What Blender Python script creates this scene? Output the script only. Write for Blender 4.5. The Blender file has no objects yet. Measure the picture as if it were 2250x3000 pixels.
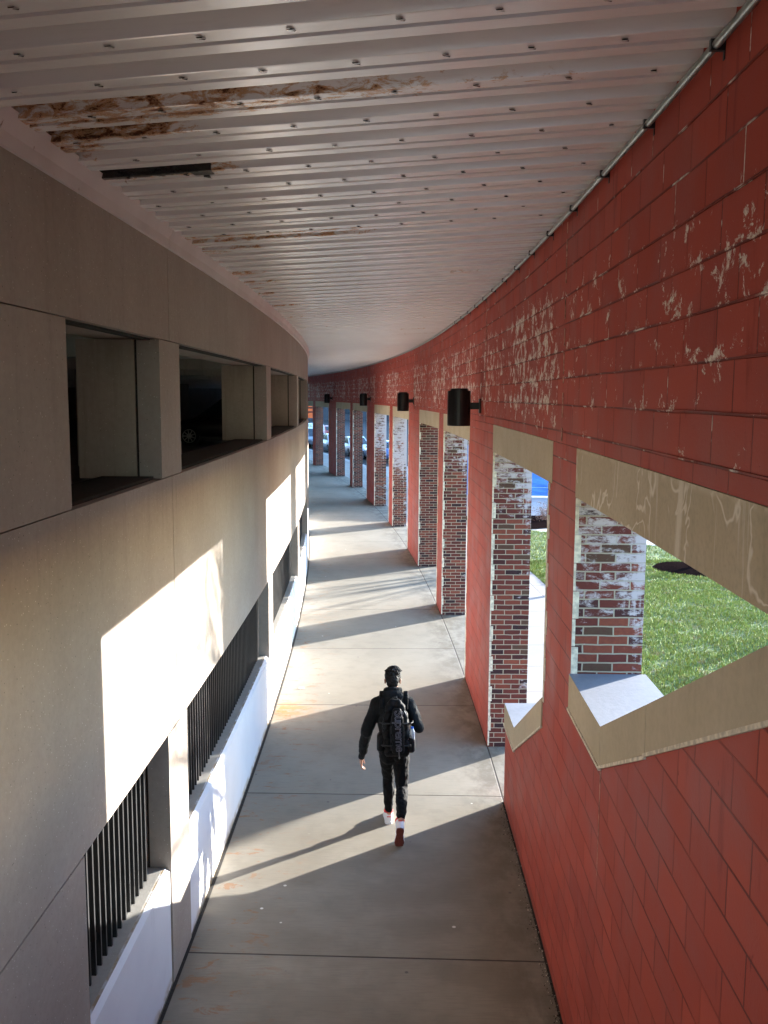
import bpy, bmesh, math, random
from mathutils import Vector, Matrix, noise as mnoise
random.seed(7)
scene = bpy.context.scene
COL = scene.collection
rad = math.radians
# ------------------------------------------------------------------ camera, sky, sun, exposure
H0 = 4.55; FPX = 2748.42; PITCH = 0.122885; ROLL = 0.005104
CX, CY, R0 = -221.654, 10.727, 223.026
cam = bpy.data.cameras.new('camera'); camo = bpy.data.objects.new('camera', cam); COL.objects.link(camo)
cam.sensor_fit = 'HORIZONTAL'; cam.sensor_width = 36.0; cam.lens = FPX/2250*36.0
cam.clip_start = 0.05; cam.clip_end = 2000
cp, sp = math.cos(PITCH), math.sin(PITCH); cr_, sr_ = math.cos(ROLL), math.sin(ROLL)
Fw = Vector((0, cp, -sp)); Up0 = Vector((0, sp, cp)); Ri0 = Vector((1, 0, 0))
Rt = cr_*Ri0 + sr_*Up0; Up = -sr_*Ri0 + cr_*Up0
camo.matrix_world = Matrix(((Rt.x, Up.x, -Fw.x, 0), (Rt.y, Up.y, -Fw.y, 0), (Rt.z, Up.z, -Fw.z, H0), (0, 0, 0, 1)))
scene.camera = camo
SUN_EL = 9.4; sd = Vector((1, 0.77, 0)).normalized()
SD = Vector((sd.x*math.cos(rad(SUN_EL)), sd.y*math.cos(rad(SUN_EL)), math.sin(rad(SUN_EL))))
w = bpy.data.worlds.new('World'); scene.world = w; w.use_nodes = True
wn = w.node_tree; bgn = wn.nodes['Background']
sky = wn.nodes.new('ShaderNodeTexSky'); sky.sky_type = 'NISHITA'; sky.sun_disc = False
sky.ozone_density = 3.0; sky.dust_density = 0.3; sky.sun_elevation = rad(SUN_EL); sky.sun_rotation = math.atan2(sd.x, sd.y)
wn.links.new(sky.outputs[0], bgn.inputs[0]); bgn.inputs[1].default_value = 0.11
sl = bpy.data.lights.new('sun', 'SUN'); sl.energy = 2.0; sl.angle = rad(0.5); sl.color = (1.0, 0.955, 0.88)
slo = bpy.data.objects.new('sun', sl); COL.objects.link(slo)
slo.rotation_euler = SD.to_track_quat('Z', 'Y').to_euler(); slo.location = (30, 20, 20)
scene.view_settings.view_transform = 'Standard'; scene.view_settings.look = 'None'
scene.view_settings.exposure = 4.0; scene.view_settings.gamma = 1.0
scene.cycles.max_bounces = 14; scene.cycles.diffuse_bounces = 12

# ------------------------------------------------------------------ helpers
def P(s, off, z):
    a = s/R0; r = R0+off
    return (CX+r*math.cos(a), CY+r*math.sin(a), z)

class MB:
    def __init__(self): self.v=[]; self.f=[]; self.m=[]; self.uv=[]; self.sm=[]
    def face(self, pts, uvs=None, m=0, smooth=False):
        b=len(self.v); self.v.extend([tuple(p) for p in pts]); self.f.append(tuple(range(b,b+len(pts))))
        self.m.append(m); self.uv.append(uvs or [(0,0)]*len(pts)); self.sm.append(smooth)
    def mesh(self, verts, faces, m=0, smooth=False, uvs=None):
        b=len(self.v); self.v.extend([tuple(p) for p in verts])
        for i,f in enumerate(faces):
            self.f.append(tuple(b+k for k in f)); self.m.append(m); self.sm.append(smooth)
            self.uv.append([uvs[k] for k in f] if uvs else [(0,0)]*len(f))
    def abox(self, s0,s1,o0,o1,z0,z1,m=0,step=0.7,skip='',mo=None):
        """box bent along the arc. faces: i inner(o0) x outer(o1) a near end(s0) b far end(s1) t top d bottom. mo maps face letter to material"""
        mo=mo or {}
        n=max(1,int(math.ceil((s1-s0)/step)))
        ss=[s0+(s1-s0)*i/n for i in range(n+1)]
        for i in range(n):
            a,b=ss[i],ss[i+1]
            if 'i' not in skip: self.face([P(a,o0,z0),P(a,o0,z1),P(b,o0,z1),P(b,o0,z0)],[(a,z0),(a,z1),(b,z1),(b,z0)],mo.get('i',m))
            if 'x' not in skip: self.face([P(a,o1,z0),P(b,o1,z0),P(b,o1,z1),P(a,o1,z1)],[(a,z0),(b,z0),(b,z1),(a,z1)],mo.get('x',m))
            if 't' not in skip: self.face([P(a,o0,z1),P(a,o1,z1),P(b,o1,z1),P(b,o0,z1)],[(a,o0),(a,o1),(b,o1),(b,o0)],mo.get('t',m))
            if 'd' not in skip: self.face([P(a,o0,z0),P(b,o0,z0),P(b,o1,z0),P(a,o1,z0)],[(a,o0),(b,o0),(b,o1),(a,o1)],mo.get('d',m))
        if 'a' not in skip: self.face([P(s0,o0,z0),P(s0,o1,z0),P(s0,o1,z1),P(s0,o0,z1)],[(o0,z0),(o1,z0),(o1,z1),(o0,z1)],mo.get('a',m))
        if 'b' not in skip: self.face([P(s1,o0,z0),P(s1,o0,z1),P(s1,o1,z1),P(s1,o1,z0)],[(o0,z0),(o0,z1),(o1,z1),(o1,z0)],mo.get('b',m))
    def apoly(self, poly, o0, o1, m=0, mt=None):
        """polygon in (s,z) extruded between offsets"""
        k=len(poly)
        self.face([P(s,o0,z) for s,z in poly],poly,m)
        self.face([P(s,o1,z) for s,z in reversed(poly)],list(reversed(poly)),m)
        for i in range(k):
            (s0,z0),(s1,z1)=poly[i],poly[(i+1)%k]; L=math.hypot(s1-s0,z1-z0)
            self.face([P(s0,o0,z0),P(s0,o1,z0),P(s1,o1,z1),P(s1,o0,z1)],[(s0,o0),(s0,o1),(s1,o1),(s1,o0)],mt if (mt is not None and i==2) else m)
    def aext(self, prof, s0, s1, m=0, step=0.7, mm=None, cap=True):
        """closed profile in (off,z) extruded along s"""
        n=max(1,int(math.ceil((s1-s0)/step))); k=len(prof)
        ss=[s0+(s1-s0)*i/n for i in range(n+1)]
        for i in range(n):
            a,b=ss[i],ss[i+1]
            for j in range(k):
                (o0,z0),(o1,z1)=prof[j],prof[(j+1)%k]
                L=(z0,z1) if abs(z1-z0)>abs(o1-o0) else (o0,o1)
                self.face([P(a,o0,z0),P(b,o0,z0),P(b,o1,z1),P(a,o1,z1)],[(a,L[0]),(b,L[0]),(b,L[1]),(a,L[1])],(mm[j] if mm else m))
        if cap:
            self.face([P(s0,o,z) for o,z in prof],prof,m); self.face([P(s1,o,z) for o,z in reversed(prof)],list(reversed(prof)),m)
    def box(self, c, d, m=0, rz=0.0, M=None):
        x,y,z=d[0]/2,d[1]/2,d[2]/2
        vs=[Vector((i*x,j*y,k*z)) for i in(-1,1) for j in(-1,1) for k in(-1,1)]
        Rm=M or Matrix.Rotation(rz,3,'Z'); vs=[Rm@v+Vector(c) for v in vs]
        F=[(0,1,3,2),(4,6,7,5),(0,4,5,1),(2,3,7,6),(0,2,6,4),(1,5,7,3)]
        for f in F: self.face([vs[i] for i in f],[(0,0),(0,1),(1,1),(1,0)],m)
    def tube(self, pts, r, n=8, m=0, caps=True, smooth=True):
        pts=[Vector(p) for p in pts]; rr=r if isinstance(r,(list,tuple)) else [r]*len(pts)
        rings=[]; prev=None
        for i,p in enumerate(pts):
            t=(pts[min(i+1,len(pts)-1)]-pts[max(i-1,0)]).normalized()
            if prev is None:
                up=Vector((0,0,1)) if abs(t.z)<.9 else Vector((1,0,0)); u=t.cross(up).normalized()
            else: u=(prev-t*prev.dot(t)).normalized()
            prev=u; v=t.cross(u)
            rings.append([p+(u*math.cos(2*math.pi*k/n)+v*math.sin(2*math.pi*k/n))*rr[i] for k in range(n)])
        vs=[q for ring in rings for q in ring]; F=[]
        for i in range(len(rings)-1):
            for k in range(n): F.append((i*n+k,i*n+(k+1)%n,(i+1)*n+(k+1)%n,(i+1)*n+k))
        self.mesh(vs,F,m,smooth)
        if caps:
            self.face(list(reversed(rings[0])),None,m); self.face(rings[-1],None,m)
    def ball(self, c, rx, ry=None, rz=None, M=None, m=0, seg=14, ring=9):
        ry=ry or rx; rz=rz or rx; vs=[]; F=[]; c=Vector(c)
        for i in range(ring+1):
            th=math.pi*i/ring
            for k in range(seg):
                ph=2*math.pi*k/seg; v=Vector((rx*math.sin(th)*math.cos(ph),ry*math.sin(th)*math.sin(ph),rz*math.cos(th)))
                if M: v=M@v
                vs.append(v+c)
        for i in range(ring):
            for k in range(seg): F.append((i*seg+k,(i+1)*seg+k,(i+1)*seg+(k+1)%seg,i*seg+(k+1)%seg))
        self.mesh(vs,F,m,True)
    def caps(self, p0, r0, p1, r1, m=0, n=12):
        """tapered capsule, closed"""
        p0=Vector(p0); p1=Vector(p1); t=(p1-p0).normalized(); pts=[];rs=[]
        for a in (-80,-60,-40,-20): pts.append(p0+t*r0*math.sin(rad(a))); rs.append(r0*math.cos(rad(a)))
        pts.append(p0); rs.append(r0); pts.append(p1); rs.append(r1)
        for a in (20,40,60,80): pts.append(p1+t*r1*math.sin(rad(a))); rs.append(r1*math.cos(rad(a)))
        self.tube(pts,rs,n,m)
    def build(self, name, mats, parent=None, weld=False, origin=None):
        me=bpy.data.meshes.new(name)
        o3=Vector(origin) if origin else Vector((0,0,0))
        me.from_pydata([tuple(Vector(v)-o3) for v in self.v],[],self.f)
        if not isinstance(mats,(list,tuple)): mats=[mats]
        for mt in mats: me.materials.append(mt)
        uvl=me.uv_layers.new(name='UVMap'); flat=[c for f in self.uv for uv in f for c in uv]
        uvl.data.foreach_set('uv',flat)
        me.polygons.foreach_set('material_index',self.m); me.polygons.foreach_set('use_smooth',self.sm)
        me.update()
        if weld:
            bm=bmesh.new(); bm.from_mesh(me); bmesh.ops.remove_doubles(bm,verts=bm.verts,dist=1e-4)
            bmesh.ops.recalc_face_normals(bm,faces=bm.faces); bm.to_mesh(me); bm.free()
        ob=bpy.data.objects.new(name,me); COL.objects.link(ob); ob.location=o3
        if parent is not None:
            ob.parent=parent
            if parent.location.length>0 and not parent.get('_local'): ob.matrix_parent_inverse=Matrix.Translation(parent.location).inverted()
        return ob

def tag(o, label=None, cat=None, group=None, kind=None):
    if label: o['label']=label
    if cat: o['category']=cat
    if group: o['group']=group
    if kind: o['kind']=kind
    return o
def empty(name, loc=(0,0,0), **k):
    o=bpy.data.objects.new(name,None); COL.objects.link(o); o.location=loc; o.empty_display_size=.2
    tag(o,**k); return o
def copy_tree(src, parent=None):
    c=src.copy(); COL.objects.link(c)
    if parent is not None: c.parent=parent
    for ch in list(src.children): copy_tree(ch,c)
    return c

# ------------------------------------------------------------------ material helper
class NT:
    def __init__(s,name,rough=.8,spec=.3):
        s.mat=bpy.data.materials.new(name); s.mat.use_nodes=True; s.t=s.mat.node_tree
        s.b=s.t.nodes['Principled BSDF']; s.b.inputs['Roughness'].default_value=rough
        s.b.inputs['Specular IOR Level'].default_value=spec
        s._uv=None
    def n(s,ty,**kw):
        nd=s.t.nodes.new(ty)
        for k,v in kw.items(): setattr(nd,k,v)
        return nd
    def l(s,a,b): s.t.links.new(a,b)
    def put(s,sock,v):
        if hasattr(v,'is_output') or isinstance(v,bpy.types.NodeSocket): s.l(v,sock)
        else:
            if isinstance(v,(tuple,list)) and len(v)==3 and sock.type=='RGBA': v=(*v,1)
            sock.default_value=v
    def uv(s):
        if not s._uv: s._uv=s.n('ShaderNodeTexCoord')
        return s._uv.outputs['UV']
    def obj(s):
        if not s._uv: s._uv=s.n('ShaderNodeTexCoord')
        return s._uv.outputs['Object']
    def map(s,vec,sc=(1,1,1),loc=(0,0,0)):
        m=s.n('ShaderNodeMapping'); s.l(vec,m.inputs[0]); m.inputs['Scale'].default_value=sc; m.inputs['Location'].default_value=loc; return m.outputs[0]
    def noise(s,vec,scale=5,detail=4,rough=.55,dist=0):
        t=s.n('ShaderNodeTexNoise'); s.l(vec,t.inputs['Vector']); t.inputs['Scale'].default_value=scale
        t.inputs['Detail'].default_value=detail; t.inputs['Roughness'].default_value=rough; t.inputs['Distortion'].default_value=dist
        return t.outputs['Fac']
    def ss(s,v,a,b,to0=0.,to1=1.):
        m=s.n('ShaderNodeMapRange',interpolation_type='SMOOTHSTEP'); s.put(m.inputs['Value'],v)
        s.put(m.inputs['From Min'],a); s.put(m.inputs['From Max'],b); m.inputs['To Min'].default_value=to0; m.inputs['To Max'].default_value=to1
        return m.outputs[0]
    def m(s,op,a,b=0.,c=None):
        n=s.n('ShaderNodeMath',operation=op); s.put(n.inputs[0],a); s.put(n.inputs[1],b)
        if c is not None: s.put(n.inputs[2],c)
        return n.outputs[0]
    def mix(s,f,a,b,mode='MIX'):
        n=s.n('ShaderNodeMix',data_type='RGBA',blend_type=mode); s.put(n.inputs[0],f); s.put(n.inputs[6],a); s.put(n.inputs[7],b); return n.outputs[2]
    def sep(s,v):
        n=s.n('ShaderNodeSeparateXYZ'); s.l(v,n.inputs[0]); return n.outputs
    def bump(s,h,strength=.3,dist=.01,prev=None):
        n=s.n('ShaderNodeBump'); s.put(n.inputs['Height'],h); n.inputs['Strength'].default_value=strength; n.inputs['Distance'].default_value=dist
        if prev is not None: s.l(prev,n.inputs['Normal'])
        return n.outputs[0]
    def out(s,col=None,rough=None,normal=None):
        if col is not None: s.put(s.b.inputs['Base Color'],col)
        if rough is not None: s.put(s.b.inputs['Roughness'],rough)
        if normal is not None: s.l(normal,s.b.inputs['Normal'])
        return s.mat
def plain(name,col,rough=.6,metal=0.,var=.12,scale=12,spec=.4):
    k=NT(name,rough,spec); n=k.noise(k.obj(),scale,4)
    c=k.mix(k.ss(n,.3,.7),tuple(x*(1-var) for x in col),tuple(min(1,x*(1+var)) for x in col))
    k.b.inputs['Metallic'].default_value=metal
    return k.out(c)

def brick_tex(k,vec,c1,c2,mort,bw,rh,ms,smooth=.1,off=.5,bias=0.):
    b=k.n('ShaderNodeTexBrick',offset=off,offset_frequency=2,squash=1.0,squash_frequency=2); k.l(vec,b.inputs['Vector'])
    k.put(b.inputs['Color1'],c1); k.put(b.inputs['Color2'],c2); k.put(b.inputs['Mortar'],mort)
    b.inputs['Scale'].default_value=1.; b.inputs['Mortar Size'].default_value=ms; b.inputs['Mortar Smooth'].default_value=smooth
    b.inputs['Bias'].default_value=bias; b.inputs['Brick Width'].default_value=bw; b.inputs['Row Height'].default_value=rh
    return b
# red painted block wall ---------------------------------------------------
def m_redblock():
    k=NT('red_painted_block',.7,.14); uv=k.uv()
    x,z,_=k.sep(uv)
    wob=k.noise(uv,1.3,2); wob2=k.m('MULTIPLY',k.m('SUBTRACT',wob,.5),.012)
    cv=k.n('ShaderNodeCombineXYZ'); k.l(x,cv.inputs[0]); k.l(k.m('ADD',z,wob2),cv.inputs[1])
    v=k.map(cv.outputs[0],loc=(.07,-.09+.0,0))
    b=brick_tex(k,v,(0,0,0,1),(1,1,1,1),(0.5,0.5,0.5,1),.44,.2,.006,.35)
    bc=b.outputs['Color']; mort=b.outputs['Fac']
    n1=k.noise(uv,2.2,5); n2=k.noise(k.map(uv,(7,1.1,1)),1.0,5,.6)
    base=k.mix(k.ss(n1,.3,.7),(.375,.062,.042),(.455,.086,.058))
    base=k.mix(k.m('MULTIPLY',bc,.38),base,(.26,.038,.028))
    base=k.mix(k.ss(n2,.60,.72,0,.55),base,(.20,.024,.022))
    vo=k.noise(k.map(uv,(3,1.2,1)),6,5,.65); base=k.mix(k.ss(vo,.66,.72,0,.8),base,(.17,.02,.02))
    base=k.mix(k.m('MULTIPLY',mort,k.ss(k.noise(uv,1.6,3),.3,.62,.2,.85)),base,(.13,.035,.03))
    # chalky flaking paint
    zone=k.m('MULTIPLY',k.ss(z,3.95,4.55),k.ss(z,5.25,5.6,1,0))
    zone=k.m('ADD',zone,k.m('MULTIPLY',k.ss(z,1.8,3.8),.35))
    zone=k.m('MULTIPLY',zone,k.ss(k.noise(k.map(uv,(.8,.1,1)),1.,2),.33,.62,.62,1.))
    zone=k.m('ADD',k.m('MULTIPLY',zone,k.ss(x,-6.5,-3,.72,1.)),k.m('MULTIPLY',k.m('MULTIPLY',k.ss(z,3.95,4.4),k.ss(x,-6,-2,.6,1)),.42))
    pn=k.noise(k.map(uv,(1.25,1.3,1)),4.2,10,.78,.35); th=k.m('SUBTRACT',.79,k.m('MULTIPLY',zone,.16))
    zc=k.m('MULTIPLY',k.m('MULTIPLY',k.ss(x,-5.9,-6.4),k.ss(z,4.55,4.75)),k.ss(z,5.45,5.1)); th=k.m('SUBTRACT',th,k.m('MULTIPLY',zc,.05)); fz=k.m('FRACT',k.m('DIVIDE',k.m('SUBTRACT',z,.09),.2)); th=k.m('SUBTRACT',th,k.m('MULTIPLY',k.m('MULTIPLY',k.ss(fz,.45,.05),k.ss(z,3.9,4.3)),.035)); th=k.m('ADD',th,.012); peel=k.ss(pn,th,k.m('ADD',th,.022))
    pj=k.m('MULTIPLY',k.m('MULTIPLY',mort,k.ss(k.noise(k.map(uv,(1.2,3,1)),2,3),.56,.62)),k.ss(z,3.9,4.3))
    peel=k.m('MAXIMUM',peel,pj)
    # crack line at control joints above piers
    col=k.mix(peel,base,k.mix(k.ss(k.noise(uv,30,3),.4,.6),(.80,.73,.64),(.62,.45,.38)))
    dirt=k.m('MULTIPLY',k.ss(z,0.,.12,1,0),k.ss(k.noise(uv,5,4),.35,.6)); col=k.mix(k.m('MULTIPLY',dirt,.5),col,(.07,.04,.03))
    fine=k.noise(uv,60,4,.6)
    nr=k.bump(k.m('SUBTRACT',1.,mort),.9,.012); nr=k.bump(fine,.3,.005,nr); pt=k.n('ShaderNodeTexVoronoi'); k.l(uv,pt.inputs['Vector']); pt.inputs['Scale'].default_value=34; nr=k.bump(k.ss(pt.outputs['Distance'],.05,.16),.35,.004,nr); nr=k.bump(k.m('SUBTRACT',1.,peel),.4,.003,nr); nr=k.bump(n1,.3,.02,nr)
    return k.out(col,k.ss(n1,.3,.7,.5,.72),nr)
def m_brick():
    k=NT('red_brick_efflorescence',.85,.2); uv=k.uv(); x,z,_=k.sep(uv)
    oi=k.n('ShaderNodeAttribute',attribute_type='OBJECT',attribute_name='eff'); lo=k.n('ShaderNodeAttribute',attribute_type='OBJECT',attribute_name='efflo')
    wb=k.n('ShaderNodeTexNoise'); k.l(uv,wb.inputs['Vector']); wb.inputs['Scale'].default_value=9; wb.inputs['Detail'].default_value=2
    wm=k.n('ShaderNodeVectorMath',operation='MULTIPLY_ADD'); k.l(wb.outputs['Color'],wm.inputs[0]); wm.inputs[1].default_value=(.012,.008,0); k.l(uv,wm.inputs[2])
    v=k.map(wm.outputs[0],loc=(.02,0,0))
    b=brick_tex(k,v,(0,0,0,1),(1,1,1,1),(0.5,0.5,0.5,1),.212,.0655,.0062,.25)
    t=b.outputs['Color']; mort=b.outputs['Fac']
    ramp=k.n('ShaderNodeValToRGB'); k.l(t,ramp.inputs[0]); e=ramp.color_ramp; e.interpolation='CONSTANT'
    e.elements[0].position=0; e.elements[0].color=(.035,.022,.025,1); e.elements[1].position=.10; e.elements[1].color=(.11,.033,.026,1)
    for p_,c in ((.28,(.165,.045,.033)),(.42,(.06,.024,.024)),(.52,(.205,.055,.036)),(.68,(.14,.038,.03)),(.82,(.24,.068,.042)),(.93,(.10,.06,.04))):
        q=e.elements.new(p_); q.color=(*c,1)
    n=k.noise(uv,30,5,.6); br=k.mix(k.ss(n,.3,.75,0,.4),ramp.outputs[0],(.10,.03,.03))
    col=k.mix(mort,br,k.mix(n,(.36,.31,.235),(.45,.39,.30)))
    # white salts: more toward the top, by pier
    g=k.ss(z,k.m('SUBTRACT',lo.outputs['Fac'],.7),k.m('ADD',lo.outputs['Fac'],.5))
    e1=k.noise(k.map(uv,(1,2.2,1)),7,8,.78,.3); e2=k.noise(k.map(uv,(3.2,.45,1)),2,4,.6)
    amt=k.m('ADD',k.m('MULTIPLY',g,k.m('ADD',.26,0.)),k.m('MULTIPLY',oi.outputs['Fac'],.2))
    amt=k.m('ADD',amt,k.m('MULTIPLY',k.m('MULTIPLY',k.ss(x,.30,.45),k.ss(e2,.4,.55)),.16))
    th=k.m('ADD',k.m('SUBTRACT',.76,amt),k.m('MULTIPLY',k.m('SUBTRACT',t,.5),.13))
    ef=k.ss(e1,th,k.m('ADD',th,.15)); ef=k.m('MULTIPLY',ef,k.m('SUBTRACT',.92,k.m('MULTIPLY',mort,.35)))
    col=k.mix(ef,col,(.56,.51,.53))
    nr=k.bump(k.m('SUBTRACT',1.,mort),.9,.008); nr=k.bump(n,.35,.004,nr)
    return k.out(col,.85,nr)
def m_concrete(name,ca,cb,speck=.5,stain=.5,rough=.85,streak=.3,bumps=.3):
    k=NT(name,rough,.25); uv=k.uv(); x,z,_=k.sep(uv)
    n1=k.noise(uv,.9,5,.6); n2=k.noise(k.map(uv,(2.2,.5,1)),1.1,6,.65); n3=k.noise(uv,75,3,.7); n4=k.noise(uv,22,4,.6)
    c=k.mix(k.ss(n1,.3,.7),ca,cb)
    c=k.mix(k.ss(n2,.46,.72,0,streak),c,tuple(v*.62 for v in ca))
    c=k.mix(k.ss(n4,.35,.7,0,.22),c,tuple(v*.7 for v in ca))
    dn=k.noise(k.map(uv,(5,.22,1)),2.2,5,.7); run=k.m('MULTIPLY',k.ss(dn,.50,.68),k.m('MAXIMUM',k.ss(z,3.1,3.92),k.ss(z,5.0,5.6))); run=k.m('MULTIPLY',run,k.ss(z,3.95,3.93,.6,1.))
    c=k.mix(k.m('MULTIPLY',run,stain),c,tuple(v*.5 for v in ca))
    vo=k.n('ShaderNodeTexVoronoi'); k.l(uv,vo.inputs['Vector']); vo.inputs['Scale'].default_value=48
    sp_=k.m('MULTIPLY',k.ss(vo.outputs['Distance'],.10,.20,1,0),k.ss(k.sep(vo.outputs['Color'])[0],.72,.78))
    c=k.mix(k.m('MULTIPLY',sp_,speck),c,tuple(min(1,v*1.75) for v in cb))
    sp2=k.m('MULTIPLY',k.ss(vo.outputs['Distance'],.08,.22,1,0),k.ss(k.sep(vo.outputs['Color'])[1],.86,.9))
    c=k.mix(k.m('MULTIPLY',sp2,speck*.9),c,(.06,.05,.05))
    nr=k.bump(n3,bumps,.004); nr=k.bump(n4,.25,.006,nr)
    return k.out(c,rough,nr)
def m_lintel():
    k=NT('tan_cast_stone',.8,.25); uv=k.uv(); x,z,_=k.sep(uv)
    n1=k.noise(uv,1.5,5); n4=k.noise(uv,30,4,.6)
    c=k.mix(k.ss(n1,.3,.7),(.47,.385,.25),(.55,.465,.325)); c=k.mix(k.ss(n4,.4,.75,0,.3),c,(.28,.24,.17))
    st=k.noise(k.map(uv,(4,.35,1)),2,5,.65); c=k.mix(k.ss(st,.52,.7,0,.18),c,(.22,.18,.12))
    # pale lime runs
    w=k.n('ShaderNodeTexNoise'); k.l(k.map(uv,(1.1,.9,1)),w.inputs['Vector']); w.inputs['Scale'].default_value=2.4; w.inputs['Detail'].default_value=3; w.inputs['Distortion'].default_value=.8
    band=k.ss(k.m('ABSOLUTE',k.m('SUBTRACT',w.outputs['Fac'],.5)),.0,.022,1,0)
    w2=k.noise(k.map(uv,(9,.5,1)),1.1,3,.6,.3); run=k.ss(w2,.60,.68)
    lime=k.m('MULTIPLY',k.m('MAXIMUM',band,k.m('MULTIPLY',run,.8)),k.m('MULTIPLY',k.ss(x,-3.6,-4.8),k.ss(z,3.80,3.86)))
    c=k.mix(k.m('MULTIPLY',lime,.85),c,(.78,.72,.60))
    top=k.ss(z,4.165,4.20); c=k.mix(k.m('MULTIPLY',top,k.ss(k.noise(uv,14,4),.4,.6)),c,(.58,.50,.36))
    nr=k.bump(n4,.3,.004)
    return k.out(c,.8,nr)
def m_floor():
    k=NT('broom_finished_concrete',.85,.25); uv=k.uv(); x,o,_=k.sep(uv)
    # slab joints every 3.2 m
    sx=k.m('ADD',x,k.m('MULTIPLY',o,.02)); ph=k.m('DIVIDE',k.m('ADD',sx,3.62),3.17)
    fr=k.m('FRACT',ph); d=k.m('MINIMUM',fr,k.m('SUBTRACT',1.,fr)); d=k.m('MULTIPLY',d,3.17)
    wob=k.m('MULTIPLY',k.noise(uv,14,3),.006)
    joint=k.ss(d,.004,k.m('ADD',wob,.009),1,0)
    lj=k.ss(k.m('ABSOLUTE',k.m('ADD',o,-.0)),.006,.012,1,0); joint=k.m('MAXIMUM',joint,lj)
    cell=k.m('FLOOR',ph); wn_=k.n('ShaderNodeTexWhiteNoise',noise_dimensions='1D'); k.l(cell,wn_.inputs['W'])
    n1=k.noise(k.map(uv,(.6,1,1)),.9,5); n2=k.noise(uv,3.1,5,.65); n3=k.noise(k.map(uv,(26,1.5,1)),3,4,.6)
    c=k.mix(k.ss(n1,.3,.7),(.25,.225,.182),(.30,.273,.223))
    c=k.mix(k.m('MULTIPLY',wn_.outputs['Value'],.30),c,(.185,.172,.143))
    c=k.mix(k.ss(n2,.45,.75,0,.35),c,(.165,.148,.122))
    c=k.mix(k.ss(n3,.42,.7,0,.3),c,(.155,.146,.125))
    # dirt near right wall, then brown dirt and painted shade at the near end
    dr=k.m('MULTIPLY',k.ss(o,-.75,-.02),k.ss(k.noise(k.map(uv,(1.2,2,1)),1.8,5,.65),.36,.62)); c=k.mix(k.m('MULTIPLY',dr,.62),c,(.10,.082,.058))
    near=k.m('MULTIPLY',k.ss(x,-.4,-2.2),k.ss(k.noise(k.map(uv,(1.3,.8,1)),1.4,4),.38,.6)); c=k.mix(k.m('MULTIPLY',near,.4),c,(.17,.145,.11))  # near-end dirt, with extra darkening painted in to deepen the floor shade
    # rust blots on the left side
    rn=k.noise(k.map(uv,(3,1.4,1)),2.2,6,.75,.5); rz=k.m('MULTIPLY',k.ss(o,-1.9,-2.6),k.ss(rn,.55,.64)); c=k.mix(k.m('MULTIPLY',rz,.6),c,(.27,.12,.045))
    rs=k.m('MULTIPLY',k.m('MULTIPLY',k.ss(k.m('ABSOLUTE',k.m('SUBTRACT',x,2.55)),.05,.55,1,0),k.ss(o,-2.1,-2.85)),k.ss(k.noise(uv,7,4),.3,.6)); c=k.mix(k.m('MULTIPLY',rs,.85),c,(.40,.165,.035))
    vo=k.n('ShaderNodeTexVoronoi'); k.l(uv,vo.inputs['Vector']); vo.inputs['Scale'].default_value=3.3
    gm=k.m('MULTIPLY',k.ss(vo.outputs['Distance'],.04,.065,1,0),k.ss(k.sep(vo.outputs['Color'])[0],.35,.4))
    c=k.mix(gm,c,k.mix(k.ss(k.sep(vo.outputs['Color'])[1],.45,.5),(.13,.12,.11),(.68,.66,.60)))
    c=k.mix(joint,c,(.055,.045,.04))
    nr=k.bump(k.m('SUBTRACT',1.,joint),.8,.012); nr=k.bump(n3,.25,.003,nr); nr=k.bump(k.noise(uv,90,3),.2,.002,nr)
    return k.out(c,.82,nr)
def m_sidewalk(name,per,longs,c0=(.32,.30,.27)):
    k=NT(name,.85,.2); uv=k.uv(); x,o,_=k.sep(uv)
    fr=k.m('FRACT',k.m('DIVIDE',k.m('ADD',x,-.7),per)); d=k.m('MULTIPLY',k.m('MINIMUM',fr,k.m('SUBTRACT',1.,fr)),per)
    j=k.ss(d,.006,.014,1,0)
    for L in longs: j=k.m('MAXIMUM',j,k.ss(k.m('ABSOLUTE',k.m('SUBTRACT',o,L)),.006,.013,1,0))
    n1=k.noise(uv,.8,5); n2=k.noise(uv,7,5,.65)
    c=k.mix(k.ss(n1,.3,.7),tuple(v*.9 for v in c0),tuple(v*1.06 for v in c0)); c=k.mix(k.ss(n2,.5,.8,0,.3),c,tuple(v*.7 for v in c0))
    c=k.mix(j,c,(.14,.12,.10)); nr=k.bump(k.m('SUBTRACT',1.,j),.6,.01); nr=k.bump(k.noise(uv,60,3),.2,.003,nr)
    return k.out(c,.85,nr)
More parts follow.
